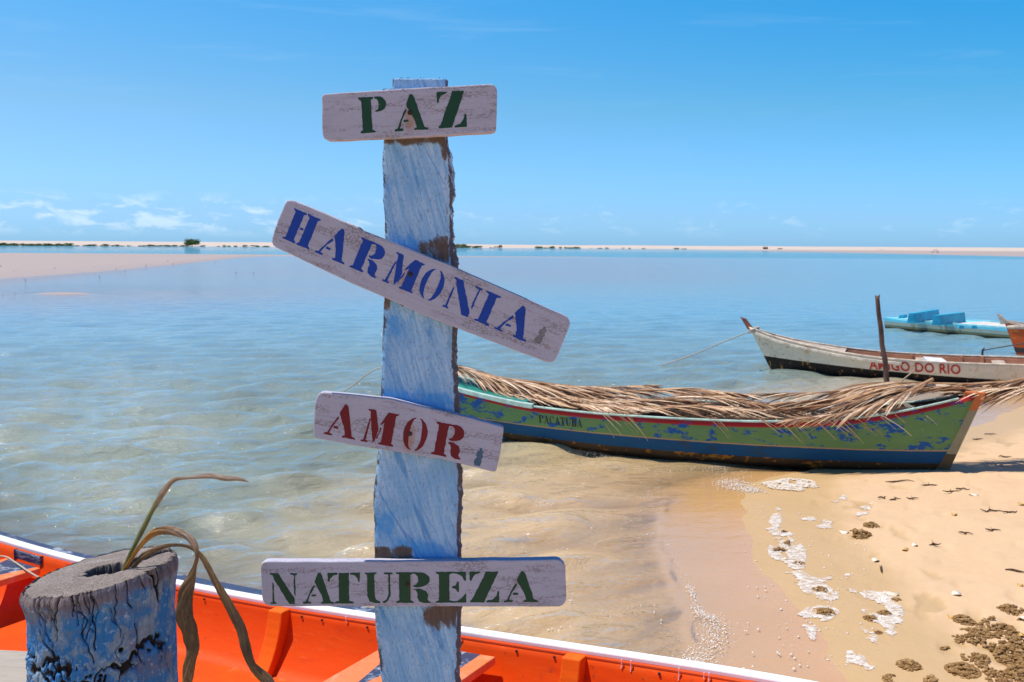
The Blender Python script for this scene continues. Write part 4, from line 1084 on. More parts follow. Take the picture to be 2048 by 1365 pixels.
m_bench1 = bench_mat(True); m_bench2 = bench_mat(False)
for xa, xb, m_bench in ((xb0, xb1, m_bench1), (xl0, xl1, m_bench2)):
    Ht.thwart('thwart', m_bench, ob_root, xa, xb, -0.046, th=0.032, ins=0.056)
    for k in range(3): pass
xs_r = sorted([xr1, xr2, xr2 - (xr1 - xr2) * 1.0, xl1 + 0.07, (xl0 + xr1) / 2 + 0.02])
for x in xs_r:
    if 0.03 < x < 0.95:
        for sd in (1, -1): Ht.rib('rib', m_or3, ob_root, x, sd, wd=0.075, pr=0.052, top=0.985)
Ht.rail('clamp_patch', m_navy, ob_root, FS, xl0 + .004, xl1 - .004, wi=0.040, wo=0.0, h=0.047, dz=-0.0100, n=20)
o0 = ob_root.location
for px_, L_ in ((1255, .030), (1268, .036), (1361, .040), (1415, .020), (1424, .026), (930, .022), (700, .018)):
    xx_ = solve_station(px_, 1300, FS); p_ = Ht.pt(xx_, FS, 1, -.0335); mb = MB(); mb.tube([p_ - o0 + Vector((0, 0, .002)), p_ - o0 - Vector((0, 0, L_ * .6)), p_ - o0 - Vector((0, 0, L_))], [.0022, .0014, .0022], 6); mb.build('paint_drip', m_wht, ob_root)
for px_ in (655, 742, 1040, 1120, 1330, 420, 470, 615):
    xx_ = solve_station(px_, 1260, FS); p_ = Ht.pt(xx_, FS, 1, -.0335) - o0 - Vector((0, 0, .028)); mb = MB(); q_ = Vector((Ht.nx.x, Ht.nx.y, 0)) * -FS * .004; mb.tube([p_, p_ + q_], [.006, .004], 8); mb.build('nail_head', m_nail, ob_root)
# rope lying over the left bench
m_rope, nt = newmat('rope'); oc = objco(nt)
wv = noise(nt, oc, 150, 2, 0.6)
finish(nt, mixc(nt, wv, (0.26, 0.20, 0.14), (0.60, 0.52, 0.42)), 0.85, wv, 0.8, 0.003, 0.2)


def rope(label, pts, r=0.006, name='mooring_rope', group=None, mat=None):
    P = catmull([tuple(p) for p in pts], 10); o0 = Vector(P[0]); mb = MB()
    mb.tube([Vector(p) - o0 for p in P], r, 7)
    o = mb.build(name, mat or m_rope, None, True, loc=o0)
    return meta(o, label, 'rope', group)


zb = Ht.g('zs', xl0) - 0.034
rope('pale rope lying across the left bench of the orange boat', [G(-90, 1150, zb), G(-30, 1118, zb), G(8, 1113.5, zb + .004), G(30, 1125, zb + .002), G(58, 1144, zb), G(80, 1157, zb - .01), G(92, 1164, zb - .05), G(94, 1170, zb - .2)], 0.0045)

# ---- green boat under palm fronds
A1 = Vector((4.02, 9.19)); B1 = Vector((-0.98, 11.3))
g_root = thing('green_boat', 'chipped green and blue wooden boat covered with dry palm fronds', 'boat', (A1.x, A1.y, 0.0))
Hg = Hull(A1, B1, {'hb': [(0, .05), (.06, .22), (.15, .40), (.3, .56), (.45, .62), (.6, .60), (.75, .48), (.9, .25), (1, .03)],
                   'hc': [(0, .03), (.06, .14), (.15, .27), (.3, .42), (.45, .48), (.6, .45), (.75, .32), (.9, .13), (1, .015)],
                   'zs': [(0, .77), (.05, .66), (.12, .55), (.2, .49), (.3, .455), (.45, .44), (.6, .43), (.75, .44), (.88, .52), (1, .72)],
                   'zc': [(0, .03), (.5, .0), (.8, .02), (1, .3)], 'zk': [(0, .0), (.5, -.05), (.8, -.04), (1, .25)],
                   'rk': [(0, -.26), (.08, -.12), (.2, 0), (.8, 0), (1, .32)]}).prep()
m_gh = hull_paint('green_blue_hull', [(0.045, (0.035, 0.022, 0.012)), (0.105, (0.055, 0.035, 0.018)), (0.222, (0.006, 0.065, 0.16)), (0.234, (0.38, 0.25, 0.12)), (3, (0.125, 0.235, 0.085))],
                  chips={4: ((0.012, 0.085, 0.30), 0.545), 1: ((0.30, 0.13, 0.015), 0.56), 0: ((0.28, 0.12, 0.015), 0.60), 2: ((0.02, 0.05, 0.09), 0.60)},
                  stains=[((0.05, 0.035, 0.02), (3, 3, 1.2), 0.58, 0.25)], from_sheer=((0.055, (0.38, 0.022, 0.022), (0.03, 0.09, 0.32), 0.60),))
m_in = plain('dark_boat_inside', (0.10, 0.055, 0.035), 0.8, 0.3, 6)
Hg.shell('hull', m_gh, g_root, n=80, mat_in=m_in)
m_mint = plain('mint_rail_paint', (0.40, 0.55, 0.47), 0.6, 0.2, 10)
m_jade = plain('jade_deck_paint', (0.015, 0.20, 0.16), 0.5, 0.3, 10)
for sd in (1, -1):
    Hg.rail('rim', m_mint, g_root, sd, 0.02, 0.72, wi=0.03, wo=0.006, h=0.018, dz=0.010)
    Hg.rail('bow_rim', m_mint, g_root, sd, 0.72, 0.99, wi=0.03, wo=0.030, h=0.05, dz=0.030)
# foredeck and stern post
def deck(H, name, mat, root, xa, xb, dz, n=16):
    V = []; F = []; o0 = root.location
    for i in range(n + 1):
        x = xa + (xb - xa) * i / n
        for sd in (1, -1):
            p = H.pt(x, sd, 1, -0.01); V.append(tuple(Vector((p.x, p.y, p.z + dz)) - o0)); V.append(tuple(Vector((p.x, p.y, p.z + dz - 0.02)) - o0))
    for i in range(n):
        a = i * 4; b = a + 4; F += [(a, a + 2, b + 2, b), (a + 1, b + 1, b + 3, a + 3), (a, b, b + 1, a + 1), (a + 2, a + 3, b + 3, b + 2)]
    F += [(0, 1, 3, 2), (n * 4, n * 4 + 2, n * 4 + 3, n * 4 + 1)]
    return mk(name, V, F, mat, root)


deck(Hg, 'foredeck', m_jade, g_root, 0.74, 0.97, 0.03)
m_sp = hull_paint('worn_stern_post', [(0.2, (0.10, 0.07, 0.035)), (0.62, (0.30, 0.26, 0.15)), (3, (0.55, 0.16, 0.05))], stains=[((0.10, 0.08, 0.05), (8, 8, 3), 0.55, 0.5)])
o0 = g_root.location; mb = MB(); ax = Hg.ax; nx = Hg.nx
def sp_pt(al, b, z): q = Hg.A + ax * al + nx * b; return Vector((q.x, q.y, z)) - o0
mb.box8([sp_pt(-.05, -.05, .0), sp_pt(.09, -.05, .0), sp_pt(.09, .05, .0), sp_pt(-.05, .05, .0), sp_pt(-.34, -.05, .79), sp_pt(-.17, -.05, .79), sp_pt(-.17, .05, .79), sp_pt(-.34, .05, .79)])
bevel(mb.build('stern_post', m_sp, g_root), 0.008)
NS_ = 1 if Hg.nx.y < 0 else -1                # side that faces the camera


def hull_map(H, side, o0, x_start, direction, z0, drop=0.0):
    def f(x, y, o):
        # x metres along the side from x_start, y metres above z0
        s_ = x_start + direction * x / H.L; z = z0 + y + drop * x
        zs, zc = H.g('zs', s_), H.g('zc', s_); v = (z - zc) / (zs - zc)
        return tuple(H.pt(s_, side, v, 0.001 + o) - o0)
    return f


def station_at(H, px, py, side, v=0.7):
    best = (9, 0); d_ = ray(px, py)
    for i in range(600):
        x = i / 599; p = H.pt(x, side, v); e = abs(d_.x * p.y / d_.y - p.x)
        if e < best[0]: best = (e, x)
    return best[1]


m_ink = paint('black_lettering', (0.012, 0.012, 0.012), 0.62, (0.10, 0.20, 0.09))
xa = station_at(Hg, 1078, 845, NS_); xz = station_at(Hg, 1164, 850, NS_); wtot = abs(xa - xz) * Hg.L
cw = wtot / 8.35; items = []
for i, ch in enumerate('PACATUBA'): items.append((ch, i * cw * 1.06, i * cw * 1.06 + cw * 0.9, 0.0, 0.085))
letters('lettering', items, 0.001, m_ink, g_root, fmap=hull_map(Hg, NS_, o0, xa, 1 if xz > xa else -1, 0.272), jit=0.001)

# ---- palm fronds
m_fr, nt = newmat('dry_palm'); oc = objco(nt); rn = attr(nt, 'rnd')
n1 = noise(nt, oc, 30, 4, 0.7)
c = N(nt, 'ShaderNodeValToRGB', {0: rn}); cr_ = c.color_ramp
cr_.elements[0].color = (0.12, 0.055, 0.03, 1); cr_.elements[1].color = (0.80, 0.62, 0.44, 1)
for pos, cc in ((0.35, (0.27, 0.135, 0.07, 1)), (0.7, (0.58, 0.36, 0.20, 1))):
    e = cr_.elements.new(pos); e.color = cc
cc = mixc(nt, math_n(nt, 'MULTIPLY', ramp(nt, n1, 0.45, 0.7), 0.4), c.outputs[0], (0.16, 0.085, 0.05))
finish(nt, cc, 0.7, n1, 0.4, 0.003, 0.25)


def frond(label, pts, nl=110, ll=0.55, sweep=24, droop=0.5, seed=0, floor=None, wdt=0.019, tipfrac=0.35):
    rs = random.Random(seed); P = catmull([tuple(p) for p in pts], 14); o0 = Vector(P[0]); m = len(P)
    root = thing('palm_frond', label, 'palm frond', o0, (0, 0, 0), 'dry palm fronds laid over the green boat')
    mb = MB(); mb.tube([Vector(p) - o0 for p in P], [0.017 * (1 - 0.85 * i / m) for i in range(m)], 7)
    mb.build('midrib', m_fr, root, True)
    lb = MB()
    for i in range(nl):
        t = 0.06 + 0.93 * (i / nl); k = t * (m - 1); a = int(k); f = k - a
        p = Vector(P[a]).lerp(Vector(P[min(a + 1, m - 1)]), f); T = (Vector(P[min(a + 2, m - 1)]) - Vector(P[max(a - 1, 0)])).normalized()
        S = T.cross(Vector((0, 0, 1))).normalized()
        for sd in (1, -1):
            if rs.random() < 0.06: continue
            an = R(sweep * rs.uniform(0.6, 1.5)) * (1 - 0.3 * t); L = ll * (0.55 + 0.65 * math.sin(math.pi * min(1, t * 0.9 + 0.12))) * rs.uniform(0.7, 1.1)
            dr = T * math.cos(an) + S * sd * math.sin(an) + Vector((0, 0, rs.uniform(-0.12, 0.07)))
            dr.normalize(); q = p.copy(); W = wdt * rs.uniform(0.6, 1.25); shade = 0.22 + 0.78 * rs.random() ** 0.8
            roll = rs.uniform(-1.0, 1.0); V = []; ns = 6
            for j in range(ns + 1):
                u_ = j / ns; wv = W * (1 - u_ ** 2.2) * 0.5 + 0.0008
                sv_ = dr.cross(Vector((0, 0, 1)))
                if sv_.length < 1e-3: sv_ = S.copy()
                sv_.normalize(); nn = sv_.cross(dr); sv_ = sv_ * math.cos(roll) + nn * math.sin(roll)
                V.append(q + sv_ * wv - o0); V.append(q - sv_ * wv - o0)
                q = q + dr * (L / ns); dr = dr + Vector((rs.uniform(-.05, .05), rs.uniform(-.05, .05), -droop / ns * rs.uniform(0.3, 1.4))); dr.normalize()
                if floor:
                    fz = floor(q.x, q.y)
                    if fz is not None and q.z < fz: q.z = fz + 0.006; dr.z = max(dr.z, 0.0) * 0.4; dr.normalize()
                roll += rs.uniform(-.15, .15)
            lb.add(V, [(2 * j, 2 * j + 1, 2 * j + 3, 2 * j + 2) for j in range(ns)], shade)
    lb.build('leaflets', m_fr, root)
    return root


def boat_floor(x, y):
    q = Vector((x, y)) - Hg.A; al = q.dot(Hg.ax) / Hg.L; b = abs(q.dot(Hg.nx))
    if -0.03 < al < 1.02:
        alc = min(max(al, 0), 1); hb = Hg.g('hb', alc)
        if b < hb + 0.012: return Hg.g('zs', alc) + 0.008 + 0.05 * max(0, 1 - b / max(hb, .05))
    return 0.02


def gb(x, side, up=0.1):                        # a point above the green boat: station x, side offset -1..1 (towards camera +)
    c_ = Hg.A + Hg.ax * (x * Hg.L) + Hg.nx * (NS_ * side * Hg.g('hb', min(max(x, 0), 1)))
    return Vector((c_.x, c_.y, Hg.g('zs', min(max(x, 0), 1)) + up))


def bend(ps): return ps
FR = [
    ('dry palm frond reaching past the stern of the green boat, topmost', [D(2260, 700, 9.0), D(2120, 738, 9.1), D(2000, 766, 9.2), gb(.07, .1, 0.180), gb(.16, .1, 0.150), gb(.28, .2, 0.110), gb(.40, .3, 0.100)], 130, .50, 13),
    ('palm frond with its thick end over the stern, lying on the near rim', [D(2230, 745, 8.9), D(2090, 768, 9.0), D(1990, 788, 9.1), gb(.06, .4, 0.140), gb(.15, .5, 0.120), gb(.26, .6, 0.090), gb(.36, .7, 0.060)], 120, .42, 13),
    ('brown palm frond lying along the far rim from the stern', [D(2240, 718, 9.3), D(2100, 748, 9.4), D(2010, 770, 9.5), gb(.08, -.4, 0.200), gb(.18, -.5, 0.180), gb(.32, -.6, 0.140), gb(.46, -.5, 0.110)], 120, .45, 14),
    ('palm frond lying along the middle of the green boat', [gb(.30, .3, 0.120), gb(.42, .15, 0.150), gb(.56, .2, 0.060), gb(.70, .1, 0.050), gb(.82, .0, 0.030)][::-1], 120, .52, 22),
    ('palm frond with leaflets hanging over the name on the green boat', [gb(.92, .1, 0.110), gb(.82, .25, 0.080), gb(.72, .4, 0.030), gb(.62, .55, 0.030), gb(.54, .75, 0.030)], 110, .50, 26),
    ('palm frond on the bow half of the boat close behind the post', [gb(1.0, -.3, 0.110), gb(.90, -.1, 0.150), gb(.80, .0, 0.140), gb(.68, -.1, 0.110), gb(.55, -.2, 0.070)], 120, .55, 24),
    ('palm frond along the far rim in the middle of the green boat', [gb(.86, -.5, 0.110), gb(.74, -.5, 0.130), gb(.60, -.6, 0.100), gb(.46, -.6, 0.150), gb(.34, -.5, 0.130)], 120, .50, 20),
    ('palm frond whose spiky tip points up at the middle of the boat', [gb(.96, -.6, 0.090), gb(.84, -.7, 0.110), gb(.72, -.7, 0.110), gb(.62, -.8, 0.120), gb(.54, -.9, 0.150)], 90, .40, 17),
    ('palm frond on the near rim between the name and the stern', [gb(.66, .4, 0.030), gb(.54, .5, 0.030), gb(.42, .6, 0.090), gb(.30, .6, 0.080), gb(.20, .5, 0.090)], 120, .46, 18),
    ('short palm frond drooping over the near rim by the stern', [gb(.02, .3, 0.160), gb(.08, .8, 0.100), gb(.16, 1.0, 0.050), gb(.24, 1.1, 0.020)], 70, .34, 20),
    ('brown palm frond with its base far to the right of the stern', [D(2420, 700, 9.2), D(2260, 728, 9.25), D(2130, 748, 9.3), D(2020, 764, 9.35), gb(.07, .0, .13), gb(.17, .0, .12), gb(.27, -.1, .10)], 150, .46, 17),
    ('lowest of the palm fronds sticking out past the stern', [D(2400, 722, 8.95), D(2260, 748, 9.0), D(2130, 764, 9.05), D(2030, 776, 9.1), gb(.05, .2, .10), gb(.13, .3, .09), gb(.22, .3, .07)], 150, .42, 18),
]
for i, (lab, pts, nl, ll, sw) in enumerate(FR): frond(lab, pts, nl, ll, sw, 0.45, i + 3, boat_floor)
# loose strands that hang over the side
hs = MB(); rs = random.Random(9)
m_rn = m_fr
for x0, n_ in ((.585, 16), (.545, 8), (.36, 3), (.27, 5), (.22, 5), (.14, 9), (.08, 8)):
    for k in range(n_):
        x = x0 + rs.uniform(-.03, .03); p = gb(x, 1.0, .03); L = rs.uniform(.18, .42); dr = Vector((rs.uniform(.5, 1.0), -rs.uniform(.10, .35), -rs.uniform(.25, .7))).normalized()
        V = []; q = p.copy(); wv0 = rs.uniform(.004, .009)
        for j in range(6):
            wv = wv0 * (1 - j / 6.5); V += [q + Vector((0, 0, wv)), q - Vector((0, 0, wv))]; q = q + dr * (L / 5); dr.z -= .08; dr.x += rs.uniform(-.1, .1); dr.normalize()
        hs.add([v - Vector(g_root.location) for v in V], [(2 * j, 2 * j + 1, 2 * j + 3, 2 * j + 2) for j in range(5)], rs.uniform(.6, 1))
o = hs.build('hanging_strands', m_fr, None, loc=g_root.location)
meta(o, 'loose dry leaflets dangling over the near side of the green boat', 'palm strands', kind='stuff')

# ---- white boat with red name
A2 = Vector((10.3, 14.7)); B2 = Vector((4.45, 17.1))
w_root = thing('white_boat', 'white wooden canoe with black bottom and red letters AMIGO DO RIO', 'boat', (A2.x, A2.y, 0))
Hw = Hull(A2, B2, {'hb': [(0, .10), (.1, .38), (.25, .56), (.45, .62), (.6, .60), (.75, .50), (.88, .30), (.96, .12), (1, .03)],
                   'hc': [(0, .05), (.1, .24), (.25, .40), (.45, .46), (.6, .44), (.75, .33), (.88, .16), (1, .02)],
                   'zs': [(0, .48), (.15, .40), (.3, .345), (.5, .325), (.6, .32), (.7, .335), (.8, .385), (.9, .49), (.96, .60), (1, .73)],
                   'zc': [(0, .05), (.5, -.05), (.8, -.02), (.95, .0), (1, .02)], 'zk': [(0, .0), (.5, -.1), (.9, -.06), (1, .0)],
                   'rk': [(0, -.2), (.1, 0), (.85, 0.05), (1, .38)]}).prep()
m_wh = hull_paint('white_black_hull', [(0.068, (0.022, 0.016, 0.013)), (3, (0.66, 0.56, 0.42))], chips={1: ((0.50, 0.36, 0.22), 0.60)},
                  stains=[((0.52, 0.25, 0.06), (9, 9, 1.3), 0.57, 0.75)], seed=(6.3, 0.165))
m_wi = plain('brown_boat_inside', (0.36, 0.15, 0.08), 0.7, 0.25, 5)
Hw.shell('hull', m_wh, w_root, n=80, mat_in=m_wi)
m_ww = plain('cream_rail_paint', (0.66, 0.55, 0.42), 0.6, 0.28, 9)
for sd in (1, -1):
    Hw.rail('rim', m_ww, w_root, sd, 0.02, 0.99, wi=0.028, wo=0.010, h=0.022, dz=0.010)
    Hw.rail('rubbing_strake', m_ww, w_root, sd, 0.66, 0.985, wi=-0.002, wo=0.040, h=0.045, dz=-0.04)
NW = 1 if Hw.nx.y < 0 else -1
o0 = w_root.location
m_bw = plain('bow_wood', (0.20, 0.07, 0.045), 0.7, 0.3, 12); m_gw = plain('weathered_seat', (0.40, 0.32, 0.25), 0.8, 0.3, 9)
mb = MB()
def sw_pt(al, b, z): q = Hw.A + Hw.ax * al + Hw.nx * b; return Vector((q.x, q.y, z)) - o0
L2 = Hw.L
mb.box8([sw_pt(L2 + .20, -.035, .56), sw_pt(L2 + .40, -.035, .68), sw_pt(L2 + .40, .035, .68), sw_pt(L2 + .20, .035, .56), sw_pt(L2 + .43, -.02, .86), sw_pt(L2 + .54, -.012, .895), sw_pt(L2 + .54, .012, .895), sw_pt(L2 + .43, .02, .86)])
bevel(mb.build('bow_horn', m_bw, w_root), 0.01)
deck(Hw, 'foredeck', m_gw, w_root, 0.80, 0.95, -0.015)
for xq, mt in ((.60, m_gw), (.42, m_gw), (.24, m_gw)): Hw.thwart('thwart', mt, w_root, xq, xq + .03, -0.06, 0.03)
for xq in (.64, .52, .47, .36, .30, .18, .72):
    for sd in (1, -1): Hw.rib('rib', m_wi, w_root, xq, sd, 0.05, 0.035, 0.97)
mb = MB(); q = Hw.pt(.47, -NW, 1)
mb.tube([q - o0, q + Vector((0, 0, .10)) - o0, q + Vector((.03, 0, .13)) - o0], [.018, .016, .012], 7); mb.build('mooring_peg', plain('peg_wood', (.05, .035, .03)), w_root)
m_rl = plain('red_lettering', (0.46, 0.030, 0.022), 0.6, 0.25, 30)
cu = bpy.data.curves.new('t', 'FONT'); cu.body = 'AMIGO DO RIO'; cu.size = 1.0; cu.offset = 0.018; cu.space_character = 1.06; cu.resolution_u = 3
to = bpy.data.objects.new('t', cu); C.objects.link(to)
dg = bpy.context.evaluated_depsgraph_get(); tm = bpy.data.meshes.new_from_object(to.evaluated_get(dg)); bpy.data.objects.remove(to); bpy.data.curves.remove(cu)
bm = bmesh.new(); bm.from_mesh(tm)
bmesh.ops.triangulate(bm, faces=bm.faces)
bmesh.ops.subdivide_edges(bm, edges=[e for e in bm.edges if e.calc_length() > 0.3], cuts=2)
xs = [v.co.x for v in bm.verts]; ysv = [v.co.y for v in bm.verts]
xa = station_at(Hw, 1737, 738, NW, .75); xz = station_at(Hw, 1921, 738, NW, .75); wt = abs(xa - xz) * Hw.L
f = hull_map(Hw, NW, o0, xa, 1 if xz > xa else -1, 0.138, drop=0.0)
x0, x1 = min(xs), max(xs); y0, y1 = min(ysv), max(ysv)
for v in bm.verts: v.co = f((v.co.x - x0) / (x1 - x0) * wt, (v.co.y - y0) / (y1 - y0) * 0.160, 0.010)
bm.to_mesh(tm); bm.free(); tm.materials.append(m_rl)
to = bpy.data.objects.new('lettering', tm); C.objects.link(to); to.parent = w_root
tm.name = 'lettering'
# folded cloth / board on the seat
mb = MB(); q = Hw.pt(.585, 1, .9).lerp(Hw.pt(.585, -1, .9), .45)
mb.box8([q + Vector(v) for v in [(-.15, -.12, -.04), (.15, -.16, -.04), (.17, .12, -.02), (-.12, .16, -.02), (-.15, -.12, .0), (.15, -.16, -.01), (.17, .12, .03), (-.12, .16, .05)]])
o = mb.build('white_board', plain('worn_white_board', (0.62, 0.62, 0.66), 0.6, 0.2, 12)); meta(o, 'worn white panel resting on a seat inside the white canoe', 'panel')
bowp = sw_pt(L2 + .30, 0, .67) + o0
mb = MB()
for k in range(3):
    mb.tube([bowp - o0 + Vector((.085 * math.cos(a), .085 * math.sin(a) * .8, -.02 + .022 * k + .03 * math.cos(a))) for a in np.linspace(0, 2 * math.pi, 17)], .012, 6, cap=False)
mb.build('rope_lashing', m_rope, w_root, True)
rope('thin rope running from the bow of the white canoe down to the water', [bowp + Vector((-.06, -.03, -.02)), D(1440, 687, 17.2), D(1380, 712, 17.3), G(1324, 731, 0.0)], 0.010)
gbow = gb(1.0, 0, 0.02)
rope('mooring rope from the hidden bow of the green boat into the water', [gbow, D(760, 736, 11.6), D(700, 775, 12.0), G(622, 828, 0.0)], 0.007)

# ---- turquoise flat boat
TQ = thing('turquoise_boat', 'flat turquoise boat with blue boxes on its open deck', 'boat', (7.0, 24.0, 0))
o0 = TQ.location
nl_, nr_ = G(1763, 657, 0), G(2075, 684.5, 0); fl_, fr_ = G(1775, 643, .1), G(2110, 661, .1)
dirx = (nr_ - nl_); dirx.z = 0; Lt = dirx.length; dirx.normalize(); ny = Vector((-dirx.y, dirx.x, 0)); 
BW = 1.55
m_tq = plain('turquoise_deck_paint', (0.24, 0.56, 0.62), 0.5, 0.25, 3); m_tw = plain('faded_deck_planks', (0.58, 0.53, 0.47), 0.7, 0.2, 4); m_tb = plain('blue_box_paint', (0.03, 0.34, 0.48), 0.45, 0.2, 6)
m_ts = hull_paint('algae_stained_side', [(0.045, (0.03, 0.028, 0.012)), (0.10, (0.14, 0.15, 0.09)), (0.19, (0.30, 0.36, 0.30)), (2, (0.14, 0.55, 0.68))], stains=[((0.06, 0.06, 0.03), (3, 3, 1.5), .55, .5)])
def tp(a, b, z): q = nl_ + dirx * a + ny * b; return Vector((q.x, q.y, z)) - o0
n = 24; V = []; F = []
for i in range(n + 1):
    a = Lt * i / n; e = min(1, (i / n) * 5 + 0.25); w0 = BW * 0.06 * (1 - e); w1 = BW - BW * 0.55 * (1 - e); zb = 0.10 * max(0, 1 - i / n * 6); zt_ = .24 + .04 * max(0, 1 - i / n * 5)
    V += [tp(a, w0 + .06, -.1 + zb), tp(a, w0, zt_), tp(a, w1, zt_), tp(a, w1 - .06, -.1 + zb)]
for i in range(n):
    for k in range(4): F.append((i * 4 + k, i * 4 + 4 + k, i * 4 + 4 + (k + 1) % 4, i * 4 + (k + 1) % 4))
F += [(0, 1, 2, 3), (n * 4 + 3, n * 4 + 2, n * 4 + 1, n * 4)]
o = mk('hull', V, F, m_ts, TQ)
mb = MB(); mb.box8([tp(1.9, .10, .246), tp(Lt - .1, .10, .246), tp(Lt - .1, BW - .10, .246), tp(1.9, BW - .10, .246), tp(1.9, .10, .256), tp(Lt - .1, .10, .256), tp(Lt - .1, BW - .10, .256), tp(1.9, BW - .10, .256)]); mb.build('deck', m_tw, TQ)
mb = MB(); mb.box8([tp(.12, .12, .262), tp(1.88, .08, .246), tp(1.88, BW - .10, .246), tp(.12, BW - .62, .262), tp(.12, .12, .282), tp(1.88, .12, .258), tp(1.88, BW - .12, .258), tp(.12, BW - .62, .282)]); mb.build('fore_deck', m_tq, TQ)
for b in (0.0, BW - .07):
    mb = MB(); mb.box8([tp(.8, b, .243), tp(Lt, b, .243), tp(Lt, b + .07, .243), tp(.8, b + .07, .243), tp(.8, b, .285), tp(Lt, b, .285), tp(Lt, b + .07, .285), tp(.8, b + .07, .285)]); mb.build('edge_rail', m_tq, TQ)
def tbox(pts, name='deck_box'):
    # pts: base near-left px, base near-right px; built on the deck
    (x0, y0), (x1, y1), hh, wd = pts
    a = G(x0, y0, .257) - o0; b = G(x1, y1, .257) - o0; u_ = (b - a).normalized(); v_ = Vector((u_.y, -u_.x, 0)) * -1
    if v_.y < 0: v_ = -v_
    v_ = Vector((-1, .12, 0)).normalized()
    mb = MB(); s = .03; h = Vector((0, 0, hh))
    mb.box8([a, b, b + v_ * wd, a + v_ * wd, a + h + u_ * s + v_ * s, b + h - u_ * s + v_ * s, b + h + v_ * (wd - s) - u_ * s, a + h + v_ * (wd - s) + u_ * s]); bevel(mb.build(name, m_tb, TQ), 0.008)
tbox(((1832, 646.5), (1880, 637.5), .24, .22)); tbox(((1882, 651), (1932, 644), .24, .22)); tbox(((1808, 639), (1816, 636.5), .10, .16))
for px, py in ((1922, 655), (1948, 655), (2006, 646)):
    mb = MB(); q = G(px, py, .285) - o0; mb.box8([q + Vector(v) for v in [(-.07, -.03, -.03), (.07, -.03, -.03), (.07, .03, -.03), (-.07, .03, -.03), (-.05, -.02, .04), (.05, -.02, .04), (.05, .02, .04), (-.05, .02, .04)]]); mb.build('cleat', m_tb, TQ)

# ---- orange-red boat on the right edge
A3 = Vector((14.2, 16.6)); B3 = Vector((9.95, 19.6))
r_root = thing('red_boat', 'rust red wooden boat with a raised bow at the right edge', 'boat', (A3.x, A3.y, 0))
Hr = Hull(A3, B3, {'hb': [(0, .2), (.2, .5), (.5, .62), (.7, .54), (.88, .30), (1, .03)], 'hc': [(0, .1), (.2, .35), (.5, .46), (.7, .38), (.88, .17), (1, .02)],
                   'zs': [(0, .5), (.3, .42), (.6, .42), (.8, .50), (.92, .58), (1, .68)], 'zc': [(0, .0), (.8, -.03), (1, .0)], 'zk': [(0, -.05), (.5, -.1), (1, -.03)], 'rk': [(0, 0), (.85, 0.04), (1, .26)]}).prep()
m_rh = hull_paint('rust_red_hull', [(0.06, (0.40, 0.06, 0.02)), (0.16, (0.06, 0.045, 0.04)), (3, (0.50, 0.085, 0.02))], chips={2: ((0.62, 0.20, 0.03), 0.62)}, stains=[((0.25, 0.18, 0.14), (3, 3, 2), .62, .6)])
Hr.shell('hull', m_rh, r_root, n=60, mat_in=m_wi)
for sd in (1, -1): Hr.rail('rim', m_gw, r_root, sd, 0.05, 0.985, wi=0.03, wo=0.03, h=0.05, dz=0.02)
o0 = r_root.location; q0 = Hr.pt(1.0, 1, 1)
mb = MB(); e = Hr.ax; E = Vector((e.x, e.y, 0)); Sx = Vector((-e.y, e.x, 0)) * .035
b0 = q0 - o0
mb.box8([b0 - E * .12 - Sx + Vector((0, 0, -.05)), b0 + E * .03 - Sx + Vector((0, 0, -.08)), b0 + E * .03 + Sx + Vector((0, 0, -.08)), b0 - E * .12 + Sx + Vector((0, 0, -.05)),
         b0 + E * .08 - Sx * .5 + Vector((0, 0, .12)), b0 + E * .14 - Sx * .4 + Vector((0, 0, .13)), b0 + E * .14 + Sx * .4 + Vector((0, 0, .13)), b0 + E * .08 + Sx * .5 + Vector((0, 0, .12))]); bevel(mb.build('bow_horn', m_gw, r_root), .008)
rope('dark rope from the red boat across to the white canoe', [Hw.pt(.47, -NW, 1) + Vector((0, 0, .09)), D(1990, 697, 17.2), Hr.pt(.82, 1 if Hr.nx.y < 0 else -1, .9, .02)], 0.010, mat=plain('dark_rope', (0.10, 0.08, 0.06)))
mb = MB(); mb.tube([D(2016, 655, 19.2), D(2060, 654, 18.6), D(2120, 656, 18.0)], [.035, .05, .05], 8, jit=.1)
o = mb.build('wooden_oar', m_gw); meta(o, 'bare wooden pole laid across the red boat at the right edge', 'pole')

# ---- mooring pole
m_pole = plain('bark_stake', (0.12, 0.070, 0.052), 0.9, 0.45, 14, 0.8, 0.008, (1, 1, .3))
pl = thing('mooring_stake', 'thin crooked wooden stake standing up behind the green boat', 'stake', G(1776, 806, -0.05))
b = pl.location; mb = MB(); zt = D(1753, 593, b.y)
pts = [Vector((0, 0, -.25)), Vector((0, 0, 0))] + [D(x, y, b.y) - b for x, y in ((1774, 770), (1770, 720), (1764, 690), (1762, 660), (1757, 625), (1755, 600), (1753, 593))]
mb.tube(pts, [.042, .042, .040, .038, .036, .034, .030, .028, .026], 10, jit=.10); mb.build('pole', m_pole, pl, True)
mb = MB(); q = D(1755, 602, b.y) - b; mb.tube([q, q + Vector((-.02, 0, .05)), q + Vector((-.028, 0, .075))], [.016, .012, .008], 6); mb.tube([q, q + Vector((.018, 0, .05)), q + Vector((.026, 0, .085))], [.016, .012, .006], 6); mb.build('forked_tip', m_pole, pl, True)
mb = MB(); mb.tube([G(1776, 786, .22) - b, D(1800, 765, b.y - .2) - b, D(1828, 742, b.y - .4) - b], [.014, .012, .008], 6); mb.build('side_branch', plain('pale_branch', (.45, .33, .22)), pl, True)

